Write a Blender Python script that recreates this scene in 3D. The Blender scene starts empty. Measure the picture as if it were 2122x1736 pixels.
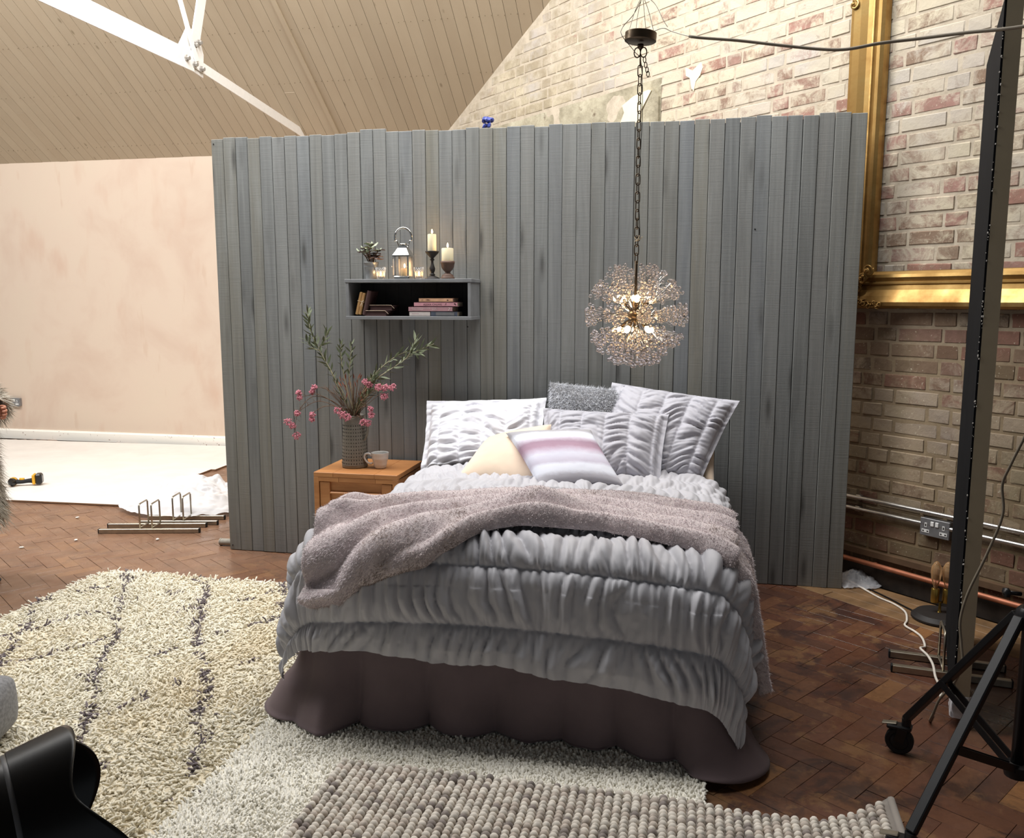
import bpy, math, random
import numpy as np
from mathutils import Vector, Matrix

S = bpy.context.scene
COL = S.collection
R = math.radians
rnd = random.Random(7)
rng = np.random.default_rng(7)

# ------------------------------------------------------------------ camera, world, light, exposure
cam_d = bpy.data.cameras.new('camera')
cam = bpy.data.objects.new('camera', cam_d)
COL.objects.link(cam)
cam.location = (0, 0, 1.5)
cam.rotation_euler = (R(90 - 7.98), 0, R(11.8))
cam_d.sensor_fit = 'HORIZONTAL'
cam_d.sensor_width = 36.0
cam_d.lens = 36.0 * 1770 / 2122
cam_d.clip_start = 0.05
cam_d.clip_end = 100
S.camera = cam

S.view_settings.view_transform = 'Standard'
S.view_settings.look = 'None'
S.view_settings.gamma = 1
S.view_settings.use_curve_mapping = False
S.view_settings.exposure = 0.06

W = bpy.data.worlds.new('world')
S.world = W
W.use_nodes = True
bg = W.node_tree.nodes['Background']
bg.inputs[0].default_value = (0.86, 0.93, 1.0, 1)
bg.inputs[1].default_value = 0.17


def area(name, loc, rot, sx, sy, power, col):
    d = bpy.data.lights.new(name, 'AREA')
    d.shape = 'RECTANGLE'
    d.size, d.size_y = sx, sy
    d.energy = power
    d.color = col
    o = bpy.data.objects.new(name, d)
    COL.objects.link(o)
    o.location = loc
    o.rotation_euler = rot
    return o


# daylight through the long glazed slope on the near side of the roof ridge
area('skylight', (-3.5, 3.84, 4.60), (R(32.5), 0, 0), 8.7, 1.65, 540, (1.0, 0.985, 0.965))
S.cycles.max_bounces = 7
S.cycles.diffuse_bounces = 4
S.cycles.glossy_bounces = 3
S.cycles.transmission_bounces = 7
S.cycles.transparent_max_bounces = 8
S.cycles.caustics_reflective = False
S.cycles.caustics_refractive = False
S.cycles.sample_clamp_indirect = 4.0


# ------------------------------------------------------------------ materials
class NT:
    def __init__(s, name):
        s.m = bpy.data.materials.new(name)
        s.m.use_nodes = True
        s.t = s.m.node_tree
        s.b = s.t.nodes['Principled BSDF']

    def new(s, ty, **kw):
        n = s.t.nodes.new(ty)
        for k, v in kw.items():
            setattr(n, k, v)
        return n

    def set(s, sock, v):
        if hasattr(v, 'is_linked') or hasattr(v, 'links'):
            s.t.links.new(v, sock)
        else:
            if isinstance(v, (tuple, list)) and len(v) == 3 and sock.type == 'RGBA':
                v = tuple(v) + (1,)
            sock.default_value = v

    def pos(s):
        return s.new('ShaderNodeNewGeometry').outputs['Position']

    def rand(s):
        return s.new('ShaderNodeObjectInfo').outputs['Random']

    def attr(s, name, out='Color'):
        return s.new('ShaderNodeAttribute', attribute_name=name).outputs[out]

    def vec(s, v, sc=(1, 1, 1), rot=(0, 0, 0), loc=(0, 0, 0)):
        n = s.new('ShaderNodeMapping')
        s.set(n.inputs['Vector'], v)
        n.inputs['Scale'].default_value = sc
        n.inputs['Rotation'].default_value = rot
        n.inputs['Location'].default_value = loc
        return n.outputs[0]

    def vadd(s, v, f, k=(37.0, 91.0, 53.0)):
        c = s.new('ShaderNodeVectorMath', operation='SCALE')
        c.inputs[0].default_value = k
        s.set(c.inputs['Scale'], f)
        a = s.new('ShaderNodeVectorMath', operation='ADD')
        s.set(a.inputs[0], v)
        s.set(a.inputs[1], c.outputs[0])
        return a.outputs[0]

    def noise(s, v, scale=5, detail=4, rough=.55, dist=0.0):
        n = s.new('ShaderNodeTexNoise')
        s.set(n.inputs['Vector'], v)
        n.inputs['Scale'].default_value = scale
        n.inputs['Detail'].default_value = detail
        n.inputs['Roughness'].default_value = rough
        n.inputs['Distortion'].default_value = dist
        return n.outputs['Fac']

    def voro(s, v, scale=5, feature='F1'):
        n = s.new('ShaderNodeTexVoronoi', feature=feature)
        s.set(n.inputs['Vector'], v)
        n.inputs['Scale'].default_value = scale
        return n.outputs['Distance']

    def ramp(s, f, stops, interp='LINEAR'):
        n = s.new('ShaderNodeValToRGB')
        s.set(n.inputs[0], f)
        n.color_ramp.interpolation = interp
        e = n.color_ramp.elements
        while len(e) < len(stops):
            e.new(0.5)
        for el, (p, c) in zip(e, stops):
            el.position = p
            el.color = (c, c, c, 1) if not isinstance(c, (tuple, list)) else tuple(c[:3]) + (1,)
        return n.outputs[0]

    def mix(s, f, a, b, blend='MIX'):
        n = s.new('ShaderNodeMix', data_type='RGBA', blend_type=blend)
        s.set(n.inputs[0], f)
        s.set(n.inputs[6], a)
        s.set(n.inputs[7], b)
        return n.outputs[2]

    def math(s, op, a, b=0.0, clamp=False):
        n = s.new('ShaderNodeMath', operation=op)
        n.use_clamp = clamp
        s.set(n.inputs[0], a)
        s.set(n.inputs[1], b)
        return n.outputs[0]

    def xyz(s, v, i):
        n = s.new('ShaderNodeSeparateXYZ')
        s.set(n.inputs[0], v)
        return n.outputs[i]

    def bump(s, h, strength=.3, dist=.01):
        n = s.new('ShaderNodeBump')
        n.inputs['Strength'].default_value = strength
        n.inputs['Distance'].default_value = dist
        s.set(n.inputs['Height'], h)
        s.t.links.new(n.outputs[0], s.b.inputs['Normal'])

    def out(s, col=None, rough=None, metal=None, **kw):
        if col is not None:
            s.set(s.b.inputs['Base Color'], col)
        if rough is not None:
            s.set(s.b.inputs['Roughness'], rough)
        if metal is not None:
            s.b.inputs['Metallic'].default_value = metal
        for k, v in kw.items():
            s.set(s.b.inputs[k.replace('_', ' ')], v)
        return s.m


def sr(r, g, b):
    """sRGB 0-255 to linear"""
    return tuple((c / 255 / 12.92) if c / 255 < .04045 else ((c / 255 + .055) / 1.055) ** 2.4 for c in (r, g, b))


def plain(name, col, rough=.5, metal=0.0, var=.12, scale=30, bump=0.0, bd=.002, **kw):
    t = NT(name)
    p = t.pos()
    n = t.noise(p, scale, 4)
    lo = tuple(c * (1 - var) for c in col)
    hi = tuple(min(1, c * (1 + var)) for c in col)
    c = t.ramp(n, [(.3, lo), (.7, hi)])
    if bump:
        t.bump(t.noise(p, scale * 3, 3), bump, bd)
    return t.out(c, rough, metal, **kw)


def emis(name, col, strength):
    t = NT(name)
    return t.out((0.8, .6, .4), .5, Emission_Color=col, Emission_Strength=strength)


def cloth(name, col, rough=.85, weave=900, bump=.15, var=.08, sheen=.2, mottled=6):
    t = NT(name)
    p = t.pos()
    n = t.noise(p, mottled, 5)
    c = t.ramp(n, [(.3, tuple(x * (1 - var) for x in col)), (.7, tuple(x * (1 + var) for x in col))])
    t.bump(t.noise(p, weave, 2), bump, .001)
    return t.out(c, rough, Sheen_Weight=sheen)


def m_plank():
    t = NT('grey_stained_timber')
    p = t.pos()
    r = t.rand()
    v = t.vadd(p, r)
    g = t.noise(t.vec(v, (55, 55, 1.6)), 1, 6, .6, .6)
    g2 = t.noise(t.vec(v, (14, 14, .7)), 1, 4, .6, 1.5)
    saw = t.noise(t.vec(v, (3, 3, 160)), 1, 3, .7)
    kn = t.voro(t.vec(v, (9, 9, 1.7)), 1)
    base = t.ramp(r, [(0.0, sr(120, 122, 121)), (.25, sr(130, 130, 126)), (.5, sr(120, 124, 127)), (.72, sr(130, 127, 115)), (.9, sr(109, 112, 113)), (1, sr(138, 134, 121))])
    c = t.mix(t.ramp(g, [(.35, 0), (.75, .42)]), base, sr(90, 93, 93))
    c = t.mix(t.ramp(g2, [(.4, 0), (.72, .5)]), c, sr(146, 149, 147))
    c = t.mix(t.ramp(saw, [(.55, 0), (.78, .16)]), c, sr(80, 82, 82))
    c = t.mix(t.ramp(kn, [(0.06, .8), (.12, .35), (.2, 0)]), c, sr(70, 70, 68))
    t.bump(t.math('ADD', g, t.math('MULTIPLY', saw, .6)), .35, .003)
    return t.out(c, .78)


def m_board(name, cols, rand_out=None):
    """painted ceiling boards"""
    t = NT(name)
    p = t.pos()
    r = t.rand()
    v = t.vadd(p, r)
    c = t.ramp(r, [(0, cols[0]), (.5, cols[1]), (1, cols[2])])
    n = t.noise(t.vec(v, (3, 1, 1)), 2.0, 5)
    c = t.mix(t.ramp(n, [(.35, 0), (.75, .5)]), c, cols[3])
    k = t.voro(t.vec(v, (5, 2.2, 2.2)), 1)
    c = t.mix(t.ramp(k, [(.03, .6), (.07, 0)]), c, sr(120, 105, 80))
    t.bump(n, .1, .003)
    return t.out(c, .7)


def m_parquet(name, src):
    t = NT(name)
    p = t.pos()
    r = t.rand() if src == 'obj' else t.attr('rnd', 'Fac')
    v = t.vadd(p, r)
    base = t.ramp(r, [(0, sr(96, 62, 48)), (.2, sr(110, 72, 54)), (.4, sr(88, 60, 49)), (.6, sr(116, 80, 58)), (.78, sr(100, 64, 48)), (.92, sr(104, 70, 50)), (.95, sr(158, 112, 70)), (1, sr(84, 60, 52))])
    g = t.noise(t.vec(v, (30, 30, 30)), 1, 5, .6, 1.2)
    c = t.mix(t.ramp(g, [(.35, 0), (.7, .45)]), base, sr(70, 42, 32))
    blot = t.noise(p, 3.4, 6, .68, .6)
    c = t.mix(t.ramp(blot, [(.5, 0), (.58, .75)]), c, sr(60, 44, 40))
    blot2 = t.noise(t.vec(p, (1, 1, 1), loc=(5, 3, 1)), 5.5, 6, .7)
    c = t.mix(t.ramp(blot2, [(.55, 0), (.62, .6)]), c, sr(132, 98, 66))
    sp = t.noise(p, 60, 3, .6)
    c = t.mix(t.ramp(sp, [(.68, 0), (.74, .5)]), c, sr(150, 120, 90))
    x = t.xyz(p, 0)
    dust_light = t.math('MULTIPLY', t.ramp(t.math('ADD', t.math('MULTIPLY', x, -.25), t.math('MULTIPLY', t.noise(p, 1.2, 4), .5)), [(.55, 0), (.95, 1)]), t.ramp(t.noise(p, 4, 5), [(.3, .35), (.7, .8)]))  # paler towards the left: dust, plus reflected wall light put into the colour
    c = t.mix(dust_light, c, sr(146, 112, 88))
    rough = t.ramp(t.noise(p, 9, 4), [(.3, .20), (.7, .45)])
    t.bump(t.noise(p, 45, 4), .12, .003)
    return t.out(c, rough)


def m_brick(name, src):
    t = NT(name)
    p = t.pos()
    r = t.rand() if src == 'obj' else t.attr('rnd', 'Fac')
    z = t.xyz(p, 2)
    base = t.ramp(r, [(0, sr(146, 108, 94)), (.15, sr(154, 118, 108)), (.3, sr(128, 106, 88)), (.5, sr(150, 132, 114)), (.65, sr(148, 116, 108)), (.82, sr(140, 126, 108)), (1, sr(120, 106, 94))])
    n1 = t.noise(p, 26, 5, .65)
    base = t.mix(t.ramp(n1, [(.4, 0), (.7, .5)]), base, sr(118, 98, 82))
    z3 = t.math('MULTIPLY', z, 1 / 3.0)
    wash = t.mix(r, sr(190, 179, 160), sr(178, 169, 158))
    wash = t.mix(t.ramp(t.noise(p, 1.1, 3), [(.4, 0), (.6, .7)]), wash, sr(194, 183, 156))
    wash = t.mix(t.ramp(t.noise(p, 2.3, 3), [(.55, 0), (.7, .6)]), wash, sr(172, 167, 166))
    n2 = t.noise(t.vadd(p, r), 9, 9, .74, .5)
    zf = t.ramp(z3, [(0.0, .0), (.10, .08), (.20, .30), (.32, .34), (.39, .06), (.47, .05), (.53, .14), (.62, .20), (1.0, .26)])
    th = t.math('ADD', zf, t.math('MULTIPLY', t.math('SUBTRACT', r, .5), .22))
    old = t.ramp(t.math('MULTIPLY', t.xyz(p, 0), -1.0), [(.35, 0), (.9, .16)])
    th = t.math('ADD', th, old)
    cov = t.math('MULTIPLY', t.math('SUBTRACT', t.math('ADD', n2, th), .60), 6.0, True)
    wash = t.mix(t.math('MULTIPLY', t.math('MULTIPLY', old, 6.0, True), t.ramp(t.noise(p, 5, 7, .7), [(.4, 0), (.6, .9)])), wash, sr(150, 138, 114))
    c = t.mix(t.math('MULTIPLY', cov, .93), base, wash)
    low = t.ramp(z3, [(.0, .75), (.35, .55), (.50, .45), (.56, .0)])
    c = t.mix(low, c, sr(176, 152, 118), 'MULTIPLY')
    moss = t.noise(p, 3.0, 4)
    c = t.mix(t.math('MULTIPLY', low, t.ramp(moss, [(.5, 0), (.65, .6)])), c, sr(112, 106, 78))
    sp = t.noise(p, 75, 4, .6)
    c = t.mix(t.ramp(sp, [(.64, 0), (.70, .7)]), c, sr(200, 190, 168))
    t.bump(t.math('ADD', n1, n2), .5, .006)
    return t.out(c, .9)


def m_mortar():
    t = NT('lime_mortar')
    p = t.pos()
    z = t.xyz(p, 2)
    c = t.ramp(t.noise(p, 12, 6, .7), [(.3, sr(162, 150, 132)), (.6, sr(188, 176, 157))])
    low = t.ramp(t.math('MULTIPLY', z, 1 / 3.0), [(.0, .85), (.4, .7), (.55, 0)])
    c = t.mix(low, c, sr(168, 148, 112), 'MULTIPLY')
    t.bump(t.noise(p, 70, 4), .4, .004)
    return t.out(c, .95)


def m_plaster():
    t = NT('bare_pink_plaster')
    p = t.pos()
    n = t.noise(p, 1.3, 5, .6, .4)
    c = t.ramp(n, [(.3, sr(197, 174, 156)), (.5, sr(205, 186, 168)), (.7, sr(205, 188, 169))])
    n2 = t.noise(t.vec(p, (2.2, 1, .8)), 1.6, 3)
    c = t.mix(t.ramp(n2, [(.58, 0), (.72, .55)]), c, sr(194, 164, 144))
    st = t.noise(t.vec(p, (6, 1, 1.2), rot=(0, R(18), 0)), 1.2, 3)
    c = t.mix(t.ramp(st, [(.66, 0), (.72, .35)]), c, sr(188, 158, 136))
    t.bump(t.noise(p, 8, 4), .06, .01)
    return t.out(c, .85)


def m_oak():
    t = NT('oiled_oak')
    p = t.pos()
    r = t.rand()
    v = t.vadd(p, r)
    g = t.noise(t.vec(v, (4, 30, 30)), 1, 6, .6, .8)
    c = t.ramp(g, [(.3, sr(170, 114, 66)), (.55, sr(190, 132, 80)), (.75, sr(204, 150, 98))])
    c = t.mix(t.ramp(r, [(0, 0), (1, .4)]), c, sr(158, 100, 58))
    t.bump(g, .1, .002)
    return t.out(c, .45)


def m_gold():
    t = NT('gilt_wood')
    p = t.pos()
    n = t.noise(p, 7, 5, .6)
    c = t.ramp(n, [(.3, sr(142, 108, 58)), (.55, sr(172, 138, 82)), (.75, sr(194, 164, 106))])
    t.bump(t.noise(p, 60, 3), .1, .002)
    return t.out(c, t.ramp(n, [(.3, .5), (.7, .32)]), .75)


def m_watercolour():
    """stripes across the cushion face: uses the UV v coordinate"""
    t = NT('watercolour_stripe_fabric')
    uv = t.new('ShaderNodeUVMap').outputs[0]
    v = t.xyz(uv, 1)
    u = t.xyz(uv, 0)
    w = t.noise(t.vec(uv, (3, 5, 1)), 1.5, 6, .75)
    f = t.math('ADD', v, t.math('MULTIPLY', t.math('SUBTRACT', w, .5), .10))
    g, wh, ma, vi = sr(168, 166, 172), sr(226, 229, 240), sr(170, 140, 158), sr(196, 190, 206)
    c = t.ramp(f, [(.0, g), (.09, sr(180, 178, 186)), (.15, wh), (.24, wh), (.29, vi), (.42, sr(214, 214, 228)), (.50, sr(190, 172, 190)), (.56, ma), (.64, sr(160, 132, 150)), (.70, sr(196, 186, 200)), (.76, wh), (.83, wh), (.89, g), (1, sr(160, 158, 160))])
    t.bump(t.noise(t.pos(), 900, 2), .12, .001)
    return t.out(c, .85)


def m_glass(name, col=(1, 1, 1), rough=0.02, ior=1.45, alpha=None):
    t = NT(name)
    return t.out(col, rough, Transmission_Weight=1.0, IOR=ior)


def m_thin(name, col, fac, rough=.05):
    """thin clear pane or film: mostly see-through with a glossy face"""
    t = NT(name)
    tr = t.new('ShaderNodeBsdfTransparent')
    mx = t.new('ShaderNodeMixShader')
    fr = t.new('ShaderNodeFresnel')
    fr.inputs[0].default_value = 1.5
    f = t.math('ADD', fr.outputs[0], fac, True)
    t.set(mx.inputs[0], f)
    t.t.links.new(tr.outputs[0], mx.inputs[1])
    t.t.links.new(t.b.outputs[0], mx.inputs[2])
    t.t.links.new(mx.outputs[0], t.t.nodes['Material Output'].inputs[0])
    return t.out(col, rough)


def m_attr(name, rough=.9, sheen=.2):
    t = NT(name)
    return t.out(t.attr('Col'), rough, Sheen_Weight=sheen)


MT = dict(
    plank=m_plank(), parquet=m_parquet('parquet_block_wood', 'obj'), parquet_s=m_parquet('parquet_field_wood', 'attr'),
    brick=m_brick('limewashed_brick', 'obj'), brick_s=m_brick('limewashed_brick_field', 'attr'), mortar=m_mortar(),
    plaster=m_plaster(), oak=m_oak(), gold=m_gold(), stripe=m_watercolour(),
    ceil=m_board('painted_ceiling_boards', [sr(184, 168, 144), sr(190, 175, 151), sr(179, 164, 141), sr(174, 156, 132)]),
    ceilgap=plain('dark_board_joint', sr(96, 82, 62), .9),
    subfloor=plain('dark_pitch', sr(42, 30, 24), .9),
    white_floor=plain('white_laminate', sr(238, 233, 226), .4, var=.05, scale=4),
    floor_core=plain('laminate_core', sr(132, 98, 70), .8),
    skirting=None, white_steel=plain('white_painted_steel', sr(246, 244, 240), .5, var=.03),
    bolt=plain('zinc_bolt', sr(180, 176, 170), .5, .6),
    duvet=cloth('dove_grey_cotton', sr(186, 185, 190), .62, var=.04, sheen=.1),
    pill_w=cloth('white_cotton', sr(236, 236, 243), .75, var=.02),
    pill_g=cloth('silver_grey_cotton', sr(180, 179, 187), .62, var=.03, sheen=.1),
    sheet=cloth('white_sheet_cotton', sr(224, 226, 234), .8, var=.02),
    velvet=cloth('cream_velvet', sr(236, 214, 190), .8, 400, .1, .06, .5),
    linen=cloth('mauve_brown_linen', sr(112, 96, 98), .9, 500, .3, .1, .1),
    divan=cloth('divan_ticking', sr(120, 112, 110), .9),
    throw_base=cloth('taupe_fur_backing', sr(204, 192, 192), .9, 300, .2),
    fur=m_attr('fur_fibre', .7, .3), pile=m_attr('wool_pile', .95, .1),
    rug_base=cloth('rug_backing', sr(214, 202, 176), .95), white_base=cloth('white_rug_backing', sr(236, 232, 222), .95),
    grey_base=cloth('grey_rug_backing', sr(150, 142, 134), .95),
    dark=plain('black_painted_metal', sr(26, 26, 28), .4, .3), blackp=plain('black_board_face', sr(17, 18, 21), .95, var=.25, scale=8, Specular_IOR_Level=.15),
    taupe=plain('taupe_board_edge', sr(172, 158, 132), .85, var=.06, scale=6),
    chip=plain('chipped_polystyrene', sr(222, 218, 210), .9),
    steel=plain('brushed_steel', sr(176, 168, 152), .35, .9), chrome=plain('polished_chrome', sr(214, 212, 208), .12, 1.0, var=.04),
    galv=plain('galvanised_steel', sr(196, 194, 190), .3, .9), copper=plain('old_copper', sr(176, 112, 84), .5, .5),
    iron=plain('black_cast_iron', sr(40, 36, 34), .6, .2), bronze=plain('dark_bronze', sr(92, 78, 62), .35, .85),
    wood_d=plain('turned_brown_wood', sr(92, 68, 56), .6, var=.25, scale=40),
    wax=None, cord=plain('grey_cord', sr(126, 116, 100), .7), wcord=plain('white_cord', sr(228, 220, 208), .5),
    shelf=plain('grey_painted_shelf', sr(128, 130, 132), .7, var=.12, scale=14),
    shelf_in=plain('dark_shelf_back', sr(46, 44, 43), .8),
    ceramic=plain('grey_stoneware', sr(122, 118, 108), .6, var=.1, scale=60), hole=plain('dark_hole', sr(38, 36, 34), .9),
    mug=plain('pale_grey_glaze', sr(206, 204, 200), .3, var=.04), zinc=plain('zinc_pot', sr(156, 158, 158), .4, .6, var=.15),
    soil=plain('potting_soil', sr(54, 42, 34), .95), leaf_b=plain('plum_green_leaf', sr(104, 84, 76), .5, var=.25, scale=60),
    leaf_p=plain('pale_green_leaf', sr(150, 158, 134), .5, var=.15, scale=60),
    olive=plain('olive_leaf_green', sr(92, 100, 72), .6, var=.25, scale=50), stem=plain('pale_twig', sr(168, 160, 128), .7), twig=plain('brown_twig', sr(104, 78, 58), .8),
    pink=plain('dusty_pink_petal', sr(198, 128, 140), .8, var=.42, scale=200), rust=plain('rust_petal', sr(150, 84, 60), .8, var=.3, scale=100),
    glassb=m_glass('clear_glass_bead', (1, .95, .94), 0.2, 1.4), pane=m_thin('clear_pane', (.9, .9, .9), .03), film=m_thin('crumpled_clear_film', (.85, .86, .9), .38, .25),
    film_w=m_thin('white_packing_film', (.93, .93, .95), .62, .35),
    bulb=emis('warm_bulb', (1, .66, .30), 40), flame=emis('candle_flame', (1, .62, .26), 16),
    kraft=plain('kraft_paper', sr(178, 138, 88), .8), brownbook=plain('dark_brown_cloth', sr(72, 48, 46), .8), pages=plain('aged_paper', sr(206, 188, 164), .9),
    peach=plain('peach_cover', sr(214, 168, 134), .6), pinkb=plain('pink_cover', sr(206, 150, 160), .55), mauveb=plain('mauve_cover', sr(172, 132, 138), .6),
    whiteb=plain('off_white_cover', sr(206, 196, 192), .6), blueb=plain('dark_blue_cover', sr(78, 84, 98), .5), ink=plain('dark_ink', sr(70, 40, 40), .7), inkw=plain('pale_ink', sr(220, 208, 206), .7),
    twine=plain('cream_twine', sr(220, 200, 170), .8), plate=plain('grey_socket_plate', sr(132, 132, 134), .4, .4), pvc=plain('white_plastic', sr(232, 232, 230), .4, var=.02),
    hood=plain('matt_black_plastic', sr(22, 22, 23), .32, 0, var=.1), rubber=plain('black_rubber', sr(20, 20, 21), .75),
    yellow=plain('yellow_plastic', sr(226, 168, 40), .45), blue=plain('blue_tape', sr(58, 72, 150), .4), pipe=plain('grey_pipe', sr(168, 162, 150), .6),
    felt=cloth('grey_flecked_felt', sr(128, 128, 130), .95, 300, .5, .35, .2, 90), skin=plain('skin', sr(186, 128, 104), .5, var=.05, Subsurface_Weight=.1),
    jeans=cloth('dark_denim', sr(50, 54, 66), .9), hair=plain('brown_hair', sr(70, 50, 38), .6, var=.3, scale=90), leather=plain('black_leather', sr(28, 24, 24), .5),
    brass=plain('aged_brass', sr(170, 140, 70), .3, .9), amber=m_thin('amber_bulb_glass', (.8, .5, .25), .25), cement=None, cream_patch=plain('cream_plaster_patch', sr(226, 214, 184), .85, var=.05, scale=9),
    dirt=plain('sooty_skirting', sr(48, 40, 34), .85, var=.5, scale=18), brownpaint=plain('brown_painted_timber', sr(96, 74, 54), .6, var=.2, scale=12),
    strip=plain('worn_border_board', sr(128, 98, 66), .6, var=.35, scale=10), timber=plain('raw_timber', sr(188, 150, 110), .8),
)


def m_skirting():
    t = NT('chipped_white_gloss')
    p = t.pos()
    n = t.noise(p, 34, 3, .6)
    n2 = t.noise(p, 4, 2)
    f = t.math('MULTIPLY', t.ramp(n, [(.66, 0), (.69, 1)]), t.ramp(n2, [(.48, 0), (.58, 1)]))
    return t.out(t.mix(f, sr(244, 240, 230), sr(130, 84, 64)), .5)


def m_wax():
    t = NT('ivory_wax')
    return t.out(sr(238, 228, 196), .5, Subsurface_Weight=.4, Subsurface_Radius=(.03, .02, .01), Emission_Color=(1, .75, .42), Emission_Strength=.06)  # faint emission stands in for candlelight glowing through the wax


def m_cement():
    t = NT('rough_cement_render')
    p = t.pos()
    c = t.ramp(t.noise(p, 5, 7, .7), [(.3, sr(120, 112, 92)), (.55, sr(166, 158, 136)), (.7, sr(190, 184, 162))])
    c = t.mix(t.ramp(t.noise(p, 9, 4), [(.62, 0), (.7, .8)]), c, sr(92, 74, 56))
    t.bump(t.noise(p, 25, 6, .7), .6, .01)
    return t.out(c, .95)


MT['skirting'], MT['wax'], MT['cement'] = m_skirting(), m_wax(), m_cement()


# ------------------------------------------------------------------ mesh helpers
def ploc(o):
    v = np.zeros(3)
    while o is not None:
        v += np.array(o.location)
        o = o.parent
    return v


def link(name, me, parent=None):
    o = bpy.data.objects.new(name, me)
    COL.objects.link(o)
    if parent is not None:
        o.parent = parent
    return o


def tag(o, label=None, cat=None, group=None, kind=None):
    if label:
        o['label'] = label
    if cat:
        o['category'] = cat
    if group:
        o['group'] = group
    if kind:
        o['kind'] = kind
    return o


def thing(name, loc, label, cat, group=None, kind=None):
    o = bpy.data.objects.new(name, None)
    o.empty_display_size = .05
    COL.objects.link(o)
    o.location = loc
    return tag(o, label, cat, group, kind)


def fast(name, V, F, mat, parent=None, smooth=True, col=None, fattr=None, uv=None, kind=None):
    """V (n,3) world coordinates; F list of index arrays with 3 or 4 columns"""
    V = np.asarray(V, dtype=np.float64)
    if parent is not None:
        V = V - ploc(parent)
    if isinstance(F, np.ndarray):
        F = [F]
    me = bpy.data.meshes.new(name)
    nl = sum(f.size for f in F)
    npoly = sum(len(f) for f in F)
    me.vertices.add(len(V))
    me.vertices.foreach_set('co', V.astype(np.float32).ravel())
    me.loops.add(nl)
    me.loops.foreach_set('vertex_index', np.concatenate([f.ravel() for f in F]).astype(np.int32))
    me.polygons.add(npoly)
    tot = np.concatenate([np.full(len(f), f.shape[1]) for f in F])
    st = np.concatenate([[0], np.cumsum(tot)[:-1]])
    me.polygons.foreach_set('loop_start', st.astype(np.int32))
    me.update(calc_edges=True)
    me.polygons.foreach_set('use_smooth', np.full(npoly, smooth))
    if col is not None:
        a = me.attributes.new('Col', 'FLOAT_COLOR', 'POINT')
        c4 = np.ones((len(V), 4), np.float32)
        c4[:, :3] = col
        a.data.foreach_set('color', c4.ravel())
    if fattr is not None:
        a = me.attributes.new('rnd', 'FLOAT', 'FACE')
        a.data.foreach_set('value', np.asarray(fattr, np.float32))
    if uv is not None:
        l = me.uv_layers.new(name='UVMap')
        idx = np.concatenate([f.ravel() for f in F])
        l.data.foreach_set('uv', np.asarray(uv, np.float32)[idx].ravel())
    me.materials.append(mat)
    me.validate()
    o = link(name, me, parent)
    if kind:
        o['kind'] = kind
    return o


def grid_faces(nu, nv, wrap_u=False, off=0):
    i = np.arange(nu if wrap_u else nu - 1)
    j = np.arange(nv - 1)
    I, J = np.meshgrid(i, j, indexing='ij')
    I2 = (I + 1) % nu
    return (np.stack([I * nv + J, I2 * nv + J, I2 * nv + J + 1, I * nv + J + 1], -1).reshape(-1, 4)) + off


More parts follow.
